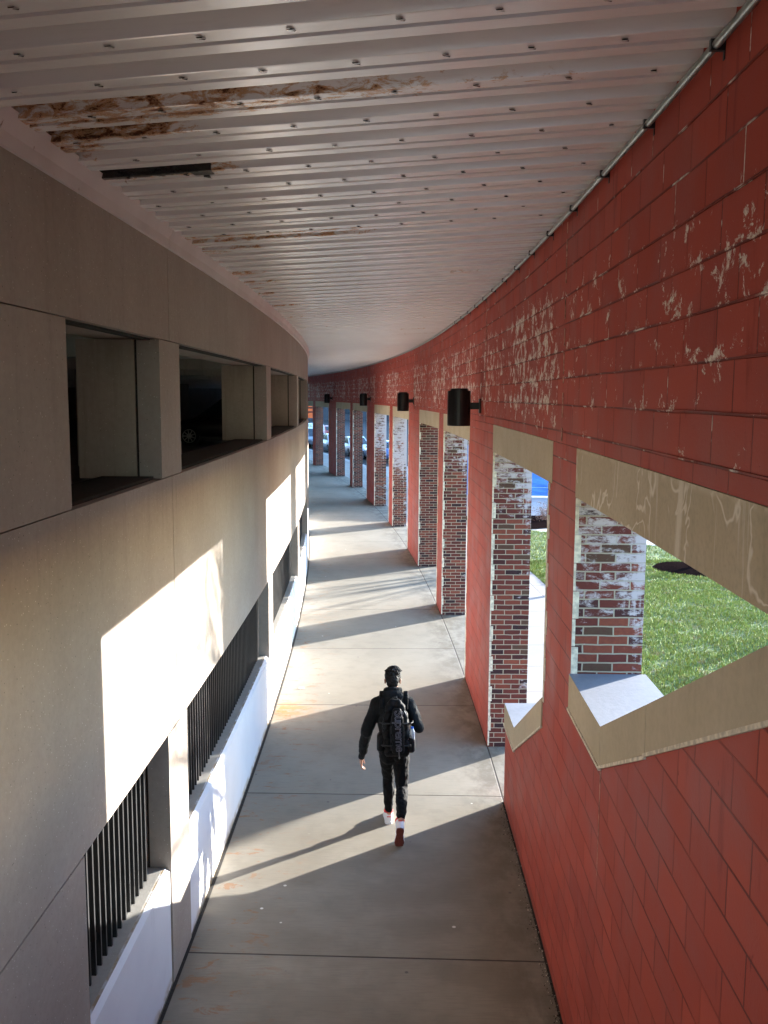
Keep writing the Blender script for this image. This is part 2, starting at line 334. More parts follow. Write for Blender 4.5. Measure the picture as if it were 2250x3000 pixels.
def m_ceiling():
    k=NT('painted_steel_deck',.42,.7); k.b.inputs['Metallic'].default_value=.25; uv=k.uv(); x,o,_=k.sep(uv)
    at=k.n('ShaderNodeAttribute',attribute_name='rust'); rv=k.sep(at.outputs['Vector'])
    n1=k.noise(uv,.7,4); n2=k.noise(k.map(uv,(12,1.5,1)),3,4,.6)
    c=k.mix(k.ss(n1,.3,.7),(.83,.815,.79),(.88,.865,.84)); c=k.mix(k.ss(n2,.5,.75,0,.14),c,(.42,.37,.34))
    rn=k.noise(k.map(uv,(5,2.6,1)),3.6,8,.75,.5); amt=rv[0]
    th=k.m('SUBTRACT',.80,k.m('MULTIPLY',amt,.31))
    stn=k.ss(rn,k.m('SUBTRACT',th,.11),k.m('ADD',th,.01)); core=k.ss(rn,k.m('ADD',th,.0),k.m('ADD',th,.06)); blk=k.ss(rn,k.m('ADD',th,.09),k.m('ADD',th,.14))
    wpe=k.m('MULTIPLY',k.ss(rn,k.m('SUBTRACT',th,.12),k.m('SUBTRACT',th,.05)),k.ss(amt,.2,.6))
    c=k.mix(k.m('MULTIPLY',wpe,.6),c,(.74,.70,.62))
    c=k.mix(k.m('MULTIPLY',stn,.85),c,(.55,.25,.055)); c=k.mix(core,c,k.mix(n2,(.13,.045,.015),(.20,.075,.02))); c=k.mix(blk,c,(.02,.012,.01))
    # drips running down the ribs
    dn=k.noise(k.map(uv,(1.2,16,1)),1.7,4,.7); drip=k.m('MULTIPLY',k.ss(dn,.64,.70),k.ss(rv[1],.3,.7)); c=k.mix(k.m('MULTIPLY',drip,.75),c,(.34,.17,.05))
    c=k.mix(k.m('MULTIPLY',k.ss(k.m('ADD',rv[2],k.m('MULTIPLY',k.m('SUBTRACT',k.noise(uv,22,5,.7),.5),1.3)),.45,.55),1.),c,(.012,.008,.007))
    # faint specks of corrosion everywhere
    sn=k.noise(k.map(uv,(9,3,1)),4,5,.7); c=k.mix(k.ss(sn,.71,.74,0,.8),c,(.33,.22,.14))
    ro=k.m('ADD',.27,k.m('MULTIPLY',core,.5))
    nr=k.bump(core,.5,.006); nr=k.bump(k.noise(uv,9,3),.12,.01,nr)
    return k.out(c,ro,nr)
def m_whitepanel():
    k=NT('white_painted_base',.6,.35); uv=k.uv(); x,z,_=k.sep(uv)
    n1=k.noise(uv,1.2,5); n2=k.noise(k.map(uv,(1.4,.5,1)),3,5,.6)
    c=k.mix(k.ss(n1,.3,.7),(.70,.72,.78),(.77,.785,.84)); c=k.mix(k.ss(n2,.58,.75,0,.35),c,(.50,.50,.55))
    vo=k.noise(k.map(uv,(2,1,1)),4,5,.7); c=k.mix(k.ss(vo,.70,.74,0,.6),c,(.55,.42,.26))
    c=k.mix(k.m('MULTIPLY',k.ss(z,.10,.0),k.ss(k.noise(uv,6,4),.35,.6)),c,(.42,.33,.22))
    return k.out(c,.6,k.bump(k.noise(uv,50,3),.15,.003))
def m_trim():
    k=NT('pink_grey_painted_trim',.6,.3); uv=k.uv(); x,z,_=k.sep(uv)
    n1=k.noise(uv,2,4); c=k.mix(k.ss(n1,.3,.7),(.60,.53,.52),(.68,.61,.60))
    c=k.mix(k.ss(k.noise(k.map(uv,(2.2,8,1)),3,4,.6),.6,.66,0,.5),c,(.62,.54,.49)); c=k.mix(k.ss(k.noise(k.map(uv,(4,3,1)),4,5),.68,.72),c,(.28,.15,.10))
    return k.out(c)
def m_grass(name,ground=True):
    k=NT(name,.75,.25)
    v=k.obj(); n1=k.noise(v,.7,4); n2=k.noise(v,14,5,.7)
    c=k.mix(k.ss(n1,.35,.65),(.10,.16,.025),(.15,.22,.04)); c=k.mix(k.ss(n2,.35,.65),c,(.06,.09,.025) if ground else (.36,.42,.12))
    dd=k.noise(v,2.3,5,.7); c=k.mix(k.ss(dd,.56,.66,0,.8),c,(.27,.24,.13))
    return k.out(c,.75,k.bump(n2,.8,.03))
def m_mulch(name,ca,cb):
    k=NT(name,1.,.0); n=k.noise(k.obj(),28,5,.7); return k.out(k.mix(k.ss(n,.35,.7),ca,cb),.95,k.bump(n,1.,.03))

M={}
M['red']=m_redblock(); M['brick']=m_brick()
M['pre']=m_concrete('beige_exposed_concrete',(.34,.29,.25),(.395,.345,.305),.9,.26,streak=.10)
M['pre2']=m_concrete('grey_beige_column_concrete',(.36,.31,.25),(.42,.365,.30),.5,.5)
M['sill']=m_concrete('grey_sill_concrete',(.40,.38,.345),(.47,.45,.41),.3,.6)
M['cope']=m_concrete('smooth_coping_concrete',(.47,.40,.275),(.55,.47,.335),.12,.3,.8,.14,.15)
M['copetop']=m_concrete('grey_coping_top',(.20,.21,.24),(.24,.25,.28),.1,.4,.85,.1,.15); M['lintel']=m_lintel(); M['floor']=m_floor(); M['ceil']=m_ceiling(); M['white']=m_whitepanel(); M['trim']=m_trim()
M['walk']=m_sidewalk('outer_concrete_paving',1.36,(2.55,))
M['plaza']=m_sidewalk('pale_plaza_paving',2.4,(10,14,18),(.42,.405,.375))
M['mortar']=plain('pale_lime_mortar',(.66,.60,.48),.9,var=.25,scale=25)
M['redm']=plain('flaking_red_sealant',(.42,.22,.16),.8,var=.6,scale=18)
M['black']=plain('black_powder_coat',(.006,.006,.007),.38,var=.1)
M['bar']=plain('black_painted_bar',(.022,.023,.025),.4,var=.25,scale=8,spec=.5)
M['galv']=plain('galvanised_steel',(.33,.36,.34),.42,.85,var=.2,scale=9)
M['dark']=plain('dark_joint_filler',(.03,.026,.022),.95,var=.3,scale=30)
M['slab']=m_concrete('garage_slab_concrete',(.20,.19,.175),(.26,.25,.23),.1,.5)
M['asph']=plain('asphalt',(.026,.028,.032),.9,var=.25,scale=6)
M['soil']=m_mulch('dark_mulch',(.006,.004,.004),(.017,.011,.010)); M['grass']=m_grass('lawn_soil',True); M['blade']=m_grass('grass_blades',False)

# ------------------------------------------------------------------ ground and paving
def sheet(name, poly, z, mat, mode='xy'):
    mb=MB(); mb.face([(x,y,z) for x,y in poly],[(x,y) for x,y in poly]); return tag(mb.build(name,mat),kind='structure')
g=MB(); g.face([(-900,-300,-.04),(900,-300,-.04),(900,1500,-.04),(-900,1500,-.04)]); tag(g.build('ground',plain('far_ground',(.02,.024,.032),.95,scale=.3)),kind='structure')
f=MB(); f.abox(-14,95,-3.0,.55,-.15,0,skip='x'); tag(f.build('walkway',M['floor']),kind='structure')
f=MB(); f.abox(-14,95,.55,2.88,-.15,-.0,skip=''); tag(f.build('outer_sidewalk',M['walk']),kind='structure')
f=MB()
# lawn: strip beyond the sidewalk up to the diagonal edge of the plaza
def arcl(s,o): return P(s,o,-.012)
def lawn_end(o): return 20.7-(o-4.9)*1.15
N=24
for i in range(N):
    o0=2.88+(40-2.88)*(i/N)**1.5; o1=2.88+(40-2.88)*((i+1)/N)**1.5
    e0=min(lawn_end(o0),22.5); e1=min(lawn_end(o1),22.5)
    n=24
    for j in range(n):
        a0=-14+(e0+14)*j/n; a1=-14+(e0+14)*(j+1)/n; b0=-14+(e1+14)*j/n; b1=-14+(e1+14)*(j+1)/n
        f.face([arcl(a0,o0),arcl(b0,o1),arcl(b1,o1),arcl(a1,o0)])
tag(f.build('lawn',M['grass']),kind='structure')
f=MB()
f.abox(12,52,2.88,40,-.2,-.025,step=2.); tag(f.build('plaza_paving',M['plaza']),kind='structure')
f=MB(); f.abox(50,230,3.3,60,-.2,-.018,step=4.); tag(f.build('parking_road',M['asph']),kind='structure')
f=MB(); f.abox(50,160,2.884,3.3,-.2,0.0,step=2.); tag(f.build('kerb',M['sill']),kind='structure')
# mulch bed with shrubs at corner of the lawn and round tree pit
f=MB()
pts=[(21.2,2.95),(21.0,4.4),(21.6,6.2),(23.0,6.9),(24.6,6.2),(25.0,4.2),(24.7,2.95)]
f.face([P(s,o,.0) for s,o in pts]); 
tag(f.build('mulch_bed',M['soil']),kind='structure')
PIT=(7.95,24.55)
def pit(cx,cy,r,name='mulch_ring'):
    mb=MB(); n=40; ring=[]
    for i in range(n):
        a=2*math.pi*i/n; rr=r*(1+.05*math.sin(3*a+cx)+.03*math.sin(7*a)); ring.append((cx+rr*math.cos(a),cy+rr*math.sin(a)))
    for i in range(n):
        p,q=ring[i],ring[(i+1)%n]
        mb.face([(p[0],p[1],-.006),(q[0],q[1],-.006),(cx+(q[0]-cx)*.5,cy+(q[1]-cy)*.5,.05),(cx+(p[0]-cx)*.5,cy+(p[1]-cy)*.5,.05)])
        mb.face([(cx+(p[0]-cx)*.5,cy+(p[1]-cy)*.5,.05),(cx+(q[0]-cx)*.5,cy+(q[1]-cy)*.5,.05),(cx,cy,.07)])
    return tag(mb.build(name,M['soil']),kind='structure')
TREES=[(8.35,24.75,1.15,.085,11),(9.6,18.3,.9,.10,23),(12.6,21.2,.9,.09,31),(14.5,33.5,.9,.1,47)]
for t in TREES[:3]: pit(t[0],t[1],t[2])
# grass blades (uncountable)
mb=MB(); rnd=random.Random(3)
def blades(n,s0,s1,o0,o1):
    for i in range(n):
        s=rnd.uniform(s0,s1); o=rnd.uniform(o0,o1)
        if s>min(lawn_end(o),21.2)-.05: continue
        x,y,_=P(s,o,0)
        if any(math.hypot(x-t[0],y-t[1])<t[2]*.98 for t in TREES[:3]): continue
        cl=mnoise.noise(Vector((x*1.7,y*1.7,3)))+.5*mnoise.noise(Vector((x*6,y*6,9)))
        h=.03+.028*rnd.random()+.022*max(0,cl); 
        if cl<-.25 and rnd.random()<.6: continue
        a=rnd.uniform(0,6.28); wd=.006+.007*rnd.random(); dx,dy=math.cos(a)*wd,math.sin(a)*wd; lx,ly=rnd.uniform(-.025,.025),rnd.uniform(-.025,.025)
        mb.face([(x-dx,y-dy,-.012),(x+dx,y+dy,-.012),(x+lx,y+ly,h)])
blades(90000,2.5,15,2.9,10); blades(22000,10,21.5,2.9,9)
tag(mb.build('grass',M['blade']),kind='stuff',label='short green grass growing on the lawn outside the arcade',cat='grass')
# narrow dirty joints along both walls
f=MB(); f.abox(-14,95,-2.958,-2.93,-.02,.004); f.abox(-14,-.6,-.02,.0,-.02,.004); tag(f.build('joint_filler',M['dark']),kind='structure')

# ------------------------------------------------------------------ steel deck ceiling
def zceil(o): return 5.887+.043*o
def make_ceiling():
    T=.385; zones=[ # K0,K1,off0,off1,weight
     (1.66,1.98,-3.1,-1.95,.6),(2.06,2.46,-3.1,-1.8,.84),(2.06,2.4,-1.8,-1.1,.72),(2.1,2.4,-1.1,-.5,.5),(2.62,2.98,-3.1,-2.3,.5),(3.0,3.25,-3.1,-2.3,1.0),(3.3,3.68,-3.1,-2.75,.9),(3.9,4.2,-3.1,-2.85,.6),
     (4.86,5.3,-3.1,-2.2,.85),(10.35,11.2,-2.95,-1.5,.72),(11.8,12.2,-3.1,-2.4,.7),(12.3,12.9,-3.1,-2.75,.8),(15.8,16.4,-3.1,-2.68,.95),(18,18.6,-3.1,-2.5,.7),(19.4,19.8,-3.1,-2.8,.8),
     (21,21.5,-3.1,-2.7,.8),(23.5,23.9,-3.1,-2.72,.8),(24.7,25.3,-3.1,-2.6,.8),(27.2,27.6,-3.1,-2.4,.6),(30,30.4,-2.9,-2.2,.55),(40,40.6,-1.1,-.3,.6),(18,18.4,-.6,-.45,.7),(33,33.3,-1.,-.5,.5),(14.2,14.7,-2.2,-1.6,.3),(44,44.4,-.8,-.1,.6),(36,36.4,-2.8,-1.9,.5)]
    prof=[(.10,0),(.12,-.002),(.34,-.002),(.355,.009),(.425,.009),(.44,-.002),(.655,-.002),(.67,0),(.72,.078),(.80,.078),(.88,.078),(.94,.078),(1.0,.078),(1.06,.078)]
    vs=[];F=[];uv=[];ru=[]
    cl=[0.]
    for i in range(1,len(prof)): cl.append(cl[-1]+math.hypot((prof[i][0]-prof[i-1][0])*T,prof[i][1]-prof[i-1][1]))
    LP=cl[-1]+.10
    def block(k0,k1,nd):
        offs=[-3.12+(3.24)*i/nd for i in range(nd+1)]; rows=[]
        for k in range(k0,k1):
            for pi_,(u,h) in enumerate(prof):
                K=k+u; row=[]
                for o in offs:
                    s=-7.45+T*K-.1*(o+1.27)
                    row.append(len(vs)); vs.append(P(s,o,zceil(o)+h)); uv.append((k*LP+cl[pi_],o))
                    a=0;dr=0
                    for (ka,kb,oa,ob,wt) in zones:
                        if ka-.07<K<kb+.07 and oa-.1<o<ob+.25:
                            e=min(1,(K-ka+.07)/.07,(kb+.07-K)/.07)*min(1,(ob+.25-o)/.3); a=max(a,wt*max(0,e))
                        if kb+.1<K<kb+.62 and oa<o<ob and wt>.8 and ka<16: dr=max(dr,wt)
                        if ka-.45<K<ka+.05 and oa<o<ob and wt>.8 and ka<16: dr=max(dr,wt)
                    bk=0
                    if 5.02<K<5.13 and o<-2.36: bk=1.-.35*max(0,(o+2.8)/.44)
                    if (K-5.2)**2/.06+(o+2.33)**2/.005<1: bk=1
                    if 2.72<K<2.9 and o<-2.5: bk=max(bk,.9)
                    if 11.85<K<12.05 and o<-2.45: bk=.9
                    ru.append((a,dr,bk))
                rows.append(row)
        row=[]
        for o in offs:
            s=-7.45+T*(k1+.10)-.1*(o+1.27); row.append(len(vs)); vs.append(P(s,o,zceil(o))); uv.append(((k1)*LP,o)); ru.append((0,0,0))
        rows.append(row)
        for i in range(len(rows)-1):
            for j in range(nd): F.append((rows[i][j],rows[i+1][j],rows[i+1][j+1],rows[i][j+1]))
        # close to next block
        return rows
    r1=block(-16,32,90); r2=block(32,175,10)
    me=bpy.data.meshes.new('ceiling'); me.from_pydata(vs,[],F); me.materials.append(M['ceil']); me.materials.append(M['dark'])
    ul=me.uv_layers.new(name='UVMap')
    for p in me.polygons:
        for li in p.loop_indices: ul.data[li].uv=uv[me.loops[li].vertex_index]
    at=me.attributes.new('rust','FLOAT_VECTOR','POINT'); at.data.foreach_set('vector',[c for t in ru for c in t])
    return me,T
cm,T=make_ceiling(); ceil=bpy.data.objects.new('ceiling',cm); COL.objects.link(ceil); tag(ceil,kind='structure')
tb=MB(); rr=random.Random(5)
for k in range(-3,11):
    for i in range(-1,10):
        o=-2.95+.345*i+(.17 if k%2 else 0)+rr.uniform(-.02,.02)
        if o>-.05 or o<-3.05: continue
        for du,hh in ((.19,.010),(.245,.006)):
            K=k+du; s=-7.45+T*K-.1*(o+1.27)
            pts=[]
            for a in range(8):
                t=2*math.pi*a/8; oo=o+.013*math.cos(t)+(.008 if du>.2 else 0); s2=s+.0045*math.sin(t)-.1*(oo-o); pts.append(P(s2,oo,zceil(oo)-.0035-(.006 if math.sin(t)<0 else 0)))
            tb.face(pts,None,1 if (hh>.008 or rr.random()<.6) else 0); 
        s=-7.45+T*(k+.218)-.1*(o+1.27); pts=[P(s+.005*math.sin(2*math.pi*a/8),o+.017*math.cos(2*math.pi*a/8),zceil(o)-.011) for a in range(8)]; tb.face(pts,None,0)
tabs=tb.build('deck_tabs',[M['ceil'],M['dark']],ceil); tag(tabs,kind='stuff')
ld=MB(); ld.abox(-14,-9.4,-2.95,-.0,2.7,2.95); tag(ld.build('stair_landing',M['slab']),kind='structure')
rf=MB(); rf.abox(-14,60,-3.6,.6,6.05,6.3,step=2); tag(rf.build('roof_slab',M['slab']),kind='structure')

# ------------------------------------------------------------------ red arcade wall on the right
arc=empty('arcade_wall',P(0,0,0),label='long curved arcade wall of red painted blocks on brick piers, right of the walkway',cat='wall')
TH=.5
PIERS=[(-4.25,-3.05,.3,3.0),(1.09,4.15,.42,3.2),(8.53,9.62,.3,3.1),(14.17,17.2,-.35,5.),(22.0,23.17,.75,2.0),(28.24,31.03,.6,2.3),(36.3,37.4,-.1,3.9),(42.86,45.95,-.1,3.9),(51.3,52.5,-.1,3.9),(58.4,61.4,0,3.9),(66.8,68.,0,3.9),(73.5,76.5,0,3.9)]
def pier(s0,s1,eff,lo,z0=0.,z1=4.2):
    mb=MB(); mb.abox(s0,s1,0,TH,z0,z1,1,mo={'i':0})
    o=mb.build('pier',[M['red'],M['brick']],arc); o['eff']=eff; o['efflo']=lo
    return o
def jagged(parent,s0,s1,z0,z1,step=.2):
    mb=MB(); z=z0; i=0; rj=random.Random(int(s0*100))
    while z<z1-.01:
        h=min(step,z1-z); wd=.055+.05*(i%2)+rj.uniform(-.012,.02)
        mb.abox(s1-wd,s1+.003,-.004,.0,z,z+h-.006); mb.abox(s0-.004,s0,.0+.0,.018+.022*(i%2)+rj.uniform(-.004,.01),z,z+h-.006)
        z+=h;i+=1
    return mb.build('mortar_edge',M['mortar'],parent)
for s0,s1,e,lo in PIERS:
    z0=0
    p=pier(s0,s1,e,lo)
    if s0<50: jagged(p,s0,s1,2.0 if s0<-4 else 0.02,3.86)
for i in range(len(PIERS)-1):
    a=PIERS[i][1]-.18; b=PIERS[i+1][0]
    mb=MB(); mb.abox(a,b+.0,-.004,TH+.004,3.862,4.2); mb.build('lintel',M['lintel'],arc)
mb=MB(); mb.abox(-8.6,-4.25,-.004,TH+.004,3.862,4.2); mb.build('lintel',M['lintel'],arc)
mb=MB(); mb.abox(-14,77,0,TH,4.203,6.1,mo={}); mb.build('upper_wall',M['red'],arc)
for sj in (-3.62,2.05,9.1,15.6,22.5):
    mb=MB(); rj=random.Random(int(sj*10)); z=4.22
    while z<5.86:
        h_=rj.uniform(.05,.2); w0=rj.uniform(.004,.016); mb.abox(sj-w0,sj+w0,-.005,0,z,min(5.86,z+h_)); z+=h_+rj.uniform(.0,.08)
    mb.build('control_joint',M['redm'],arc)
mb=MB(); rj=random.Random(77)
for q in range(9):
    z=4.29+.2*q
    if z>5.8: break
    sq=-10.
    while sq<30:
        L_=rj.uniform(.6,2.6); h_=rj.uniform(.003,.0065); mb.abox(sq,sq+L_,-rj.uniform(.003,.0075),0,z-h_+.002,z+h_+.002,step=1.2); sq+=L_+(rj.uniform(.3,1.5) if rj.random()<.25 else .01)
mb.build('bed_joint',M['red'],arc)
mb=MB(); mb.abox(-14,-8.6,0,TH,0,4.203); mb.build('wall_end',M['red'],arc)
# low wall under the first opening with folded coping
CS=.47
def ztop1(s): return 2.60 if s>-5.33 else 2.60+CS*(-5.33-s)
CT=.25
mb=MB(); mb.apoly([(-8.6,0),(-4.25,0),(-4.25,2.60-CT),(-5.33,2.60-CT),(-8.6,ztop1(-8.6)-CT)],0.0,TH)
par=mb.build('parapet',[M['red']],arc)
def coping(par,segs,t=CT):
    out=[]
    for (a,za),(b,zb) in segs:
        mb=MB(); g=.004; sl=(zb-za)/(b-a); a2=a+g;b2=b-g; mb.apoly([(a2,za+sl*g-t),(b2,zb-sl*g-t),(b2,zb-sl*g),(a2,za+sl*g)],-.012,TH+.03,0,1); out.append(mb.build('coping',[M['cope'],M['copetop']],par))
        mb=MB(); mb.apoly([(a-.012,za-t-.02),(b+.012,zb-t-.02),(b+.012,zb-t),(a-.012,za-t)],-.019,.02); mb.build('mortar_bed',M['mortar'],par)
    return out
coping(par,[((-5.33,2.6),(-4.25,2.6)),((-6.35,ztop1(-6.35)),(-5.33,2.6)),((-8.45,ztop1(-8.45)),(-6.35,ztop1(-6.35)))])
mb=MB(); mb.abox(-5.338,-5.328,-.004,.0,0,2.33); mb.build('control_joint',M['redm'],par)
ZA=1.15; S2=.52
mb=MB(); mb.apoly([(-3.05,0),(-.6,0),(-.6,ZA-.24),(-1.36,ZA-.24),(-3.05,ZA+S2*1.69-.24)],0.0,TH)
par2=mb.build('parapet',[M['red']],arc)
coping(par2,[((-1.36,ZA),(-.57,ZA)),((-3.05,ZA+S2*1.69),(-1.36,ZA))],.24)
mb=MB(); mb.abox(-.6,-.597,.0,.03,0,.9); mb.build('mortar_edge',M['mortar'],par2)

# conduit along the ceiling
ct=empty('conduit',P(-6,-.04,5.84),label='grey steel conduit pipe clipped along the top edge of the red wall',cat='conduit pipe')
mb=MB(); mb.tube([P(s*.5,-.035,5.852) for s in range(-26,110)],.017,8); mb.build('pipe',M['galv'],ct)
for s in [-7.05+1.02*i for i in range(0,14)]:
    mb=MB(); mb.abox(s-.011,s+.011,-.056,-.004,5.832,5.873); mb.abox(s-.009,s+.009,-.004,0,5.80,5.88); mb.build('strap',M['bar'],ct)

# wall lamps -------------------------------------------------------------
def lamp(s,label,first=None):
    x,y,z=P(s,0,4.40)
    if first is None:
        L=empty('wall_lamp',(0,0,0),label=label,cat='wall lamp',group='black cylinder lamps on the red piers'); L['_local']=1
        def lathe(prof,cx,m=0,n=28):
            mb=MB(); vs=[];F=[]
            for r_,z_ in prof:
                for k in range(n): vs.append((cx+r_*math.cos(2*math.pi*k/n),r_*math.sin(2*math.pi*k/n),z_))
            for i in range(len(prof)-1):
                for k in range(n): F.append((i*n+k,i*n+(k+1)%n,(i+1)*n+(k+1)%n,(i+1)*n+k))
            mb.mesh(vs,F,m,False); return mb
        c=-.305
        b=lathe([(.0,-.265),(.09,-.265),(.158,-.262),(.164,-.25),(.164,.225),(.160,.232),(.13,.232),(.0,.232)],c).build('lamp_body',M['black'],L)
        cpn=lathe([(.0,.232),(.127,.232),(.127,.255),(.12,.262),(0,.262)],c).build('top_cap',M['black'],L)
        mb=MB(); mb.box((-.085,0,.02),(.16,.07,.095)); mb.build('arm',M['black'],L)
        mb=MB(); mb.box((-.012,0,.02),(.022,.13,.20)); mb.build('wall_plate',M['black'],L)
    else:
        L=copy_tree(first); L['label']=label
    L.location=(x,y,z); L.rotation_euler=(0,0,s/R0); return L
l1=lamp(2.62,'black cylinder lamp nearest the viewer, largest of the row, on the red pier')
lamp(15.7,'second black cylinder lamp along the red wall',l1); lamp(29.65,'third black cylinder lamp along the red wall, smaller',l1); lamp(44.4,'farthest and smallest black cylinder lamp, in the dark end of the wall',l1)

# handrail outside far opening
hr=empty('handrail',P(25.5,.3,0),label='pale metal two rail handrail beside the far brick pier',cat='handrail')
mb=MB(); mb.tube([P(25.5,.28,0),P(25.5,.28,.92)],.022,8); mb.build('post',M['galv'],hr)
mb=MB(); mb.tube([P(25.5,.28,0),P(25.5,.28,.02)],.05,10); mb.build('base_plate',M['galv'],hr)
for z in (.92,.5):
    mb=MB(); mb.tube([P(25.0,.45,z-.14),P(25.5,.28,z),P(26.4,-.05+.1,z+.06),P(27.2,-.02,z+.04)],.02,8); mb.build('handrail_bar',M['galv'],hr)

# ------------------------------------------------------------------ parking garage on the left
gar=empty('parking_garage',P(0,-3.4,0),label='beige precast concrete parking garage wall with two rows of openings, left of the walkway',cat='parking garage')
L0=-2.96; L1=-3.5; G=.005
J=[-3.64+5.94*i for i in range(0,12)]
BAYS=[(-5.85,-3.96)]+[(J[i]+.30,J[i+1]-.24) for i in range(len(J)-1)]   # clear openings
zb=[(2.0,3.94),(4.95,6.12)]
edges=[-14.]+J
for i in range(len(J)):
    a=edges[i]; b=J[i]
    mb=MB(); mb.abox(a+G,b-G,L0,L1+.05,2.0,3.937); mb.build('spandrel',M['pre'],gar)
    mb=MB(); mb.abox(a+G,b-G,L0,L1+.05,4.953,6.12); mb.build('upper_panel',M['pre'],gar)
def column(s0,s1):
    for z0,z1 in ((0,1.995),(3.945,4.945)):
        mb=MB(); mb.abox(s0,s1,L0+.004,-3.12,z0,z1); mb.abox(s0+.02,s1-.02,-3.12,-3.14,z0,z1,2); mb.abox(s0,s1,-3.14,L1-.06,z0,z1,1 if z0>1 else 0); mb.build('column',[M['pre'],M['pre2'],M['dark']],gar)
column(-14,-5.85)
for i in range(len(BAYS)-1): column(BAYS[i][1],BAYS[i+1][0])
mb=MB(); mb.abox(-14,60,-3.02,-3.4,1.98,2.01); mb.abox(-14,60,-3.02,-3.4,3.92,3.96); mb.abox(-14,60,-3.02,-3.1,4.94,4.96)
for b in J: mb.abox(b-.02,b+.02,-2.985,-3.4,2.,3.9); mb.abox(b-.02,b+.02,-2.985,-3.4,4.97,6.)
mb.build('joint_backing',M['dark'],gar)
for n,(a,b) in enumerate(BAYS):
    # white base panel with chamfered top, concrete sill on it
    mb=MB(); prof=[(-2.968,0),(-2.968,.915),(-3.0,.948),(-3.02,.948),(-3.02,0)]
    mb.aext(prof,a+.012,b-.012,0); mb.abox(a+.012,b-.012,-3.02,-3.40,.0,.950,1); o=mb.build('base_panel',[M['white'],M['sill']],gar)
    if n<6:
        gr=empty('bar_grille',P((a+b)/2,-3.1,.95)); gr.parent=gar; gr.matrix_parent_inverse=Matrix.Translation(gar.location).inverted()
        for z in (1.14,1.80): r=MB(); r.abox(a+.01,b-.01,-3.175,-3.145,z,z+.04); r.build('rail',M['bar'],gr)
        nb=int((b-a-.1)/.106); proto=None
        if n<4:
            for i in range(nb):
                s=a+.09+.106*i
                if proto is None:
                    mb=MB(); mb.box((0,0,.55),(.030,.020,1.14)); mb.box((-.033,0,.86),(.045,.03,.05)); mb.box((-.033,0,.20),(.045,.03,.05))
                    o_=mb.build('bar',M['bar'],None); proto=o_.data; proto.use_fake_user=True; bpy.data.objects.remove(o_)
                ob=bpy.data.objects.new('bar',proto); COL.objects.link(ob); ob.location=Vector(P(s,-3.105,.95))-Vector(gr.location); ob.rotation_euler=(0,0,s/R0); ob.parent=gr
        else:
            mb=MB()
            for i in range(nb): s=a+.09+.106*i; mb.abox(s-.01,s+.01,-3.12,-3.09,.95,2.0)
            mb.build('bars',M['bar'],gr)
# trim band under the ceiling
mb=MB()
for i in range(len(J)):
    a=edges[i]; b=J[i]; mb.aext([(-2.962,5.625),(-2.942,5.628),(-2.938,5.69),(-2.90,5.785),(-2.962,5.785)],a+.003,b-.003,0)
mb.build('trim_band',M['trim'],gar)
# interior: floors, beams, inner columns, far wall
mb=MB(); mb.abox(-30,90,-24,L1-.02,2.45,2.8,step=4); mb.build('floor_slab',M['slab'],gar)
mb=MB(); mb.abox(-30,90,-24,L1-.02,5.6,5.9,step=4); 
for i in range(-5,16): mb.abox(i*5.94-.3-3.64,i*5.94+.3-3.64,-24,L1-.1,5.05,5.6,step=4)
for o in (-6.2,-9.5,-13,-17): mb.abox(-30,90,o-.2,o+.2,5.22,5.6,step=4)
mb.build('ceiling_beams',m_concrete('pale_beam_concrete',(.42,.41,.38),(.5,.49,.46),.1),gar)
mb=MB(); mb.abox(-30,90,-24.3,-24,0,5.7,step=4); mb.abox(-30,-29.7,-24,L1,0,5.9); mb.abox(61.6,61.9,-24,L1,0,5.9); mb.abox(-30,90,-5.5,-5.3,0.,2.45,step=4); mb.build('inner_wall',M['slab'],gar)
for s in (1.2,13.,25.,37.):
    mb=MB(); mb.abox(s,s+.6,-8.6,-8.0,2.8,5.6); mb.build('inner_column',M['slab'],gar)
sg=MB(); sg.box(P(20,-23.9,4.0),(.1,1.,.8),0); sg.box(P(24,-23.9,4.0),(.1,1.,.8),0); sg.build('wall_poster',plain('faded_red_board',(.3,.05,.05),.7),gar)

# ------------------------------------------------------------------ trees outside (bare, winter)
M['bark']=plain('grey_bark',(.12,.095,.075),.9,var=.35,scale=20,spec=.2)
def tree(x,y,tr,seed,h,label,dense=.25,thick=1.):
    rt=empty('tree',(x,y,0),label=label,cat='tree',group='bare young trees on the lawn'); r=random.Random(seed)
    mt=MB(); top=h*.33
    mt.tube([(x,y,-.02),(x+.01,y,.12),(x+.03,y+.01,top*.6),(x+.02,y+.02,top)],[tr*1.5,tr*1.05,tr*.9,tr*.8],10)
    mt.build('trunk',M['bark'],rt)
    mb=MB()
    def br(p,d,L,rd,lv):
        pts=[p];rs=[rd*thick];q=p.copy();dd=d.copy(); n=4
        for i in range(n):
            dd=(dd+Vector((r.uniform(-.16,.16),r.uniform(-.16,.16),r.uniform(-.05,.16)))).normalized(); q=q+dd*(L/n); pts.append(q.copy()); rs.append(rd*thick*(1-.55*(i+1)/n))
        mb.tube(pts,rs,5 if lv>1 else 7,0,False)
        if lv>=4: return
        for i in range(1,n+1):
            for k in range(2 if lv<2 else 1):
                if lv>0 and r.random()<dense: continue
                ax=Vector((r.uniform(-1,1),r.uniform(-1,1),r.uniform(-.2,.5))).normalized(); nd=(dd*.75+ax*.75).normalized()
                br(pts[i],nd,L*r.uniform(.48,.72),rs[i]/thick*.66,lv+1)
    base=Vector((x+.02,y+.02,top))
    br(base,Vector((0,0,1)),h*.5,tr*.75,0)
    for i in range(5):
        a=i*1.26+seed; br(base-Vector((0,0,.1*i)),Vector((math.cos(a),math.sin(a),.9)).normalized(),h*.38,tr*.5,1)
    mb.build('crown',M['bark'],rt); return rt
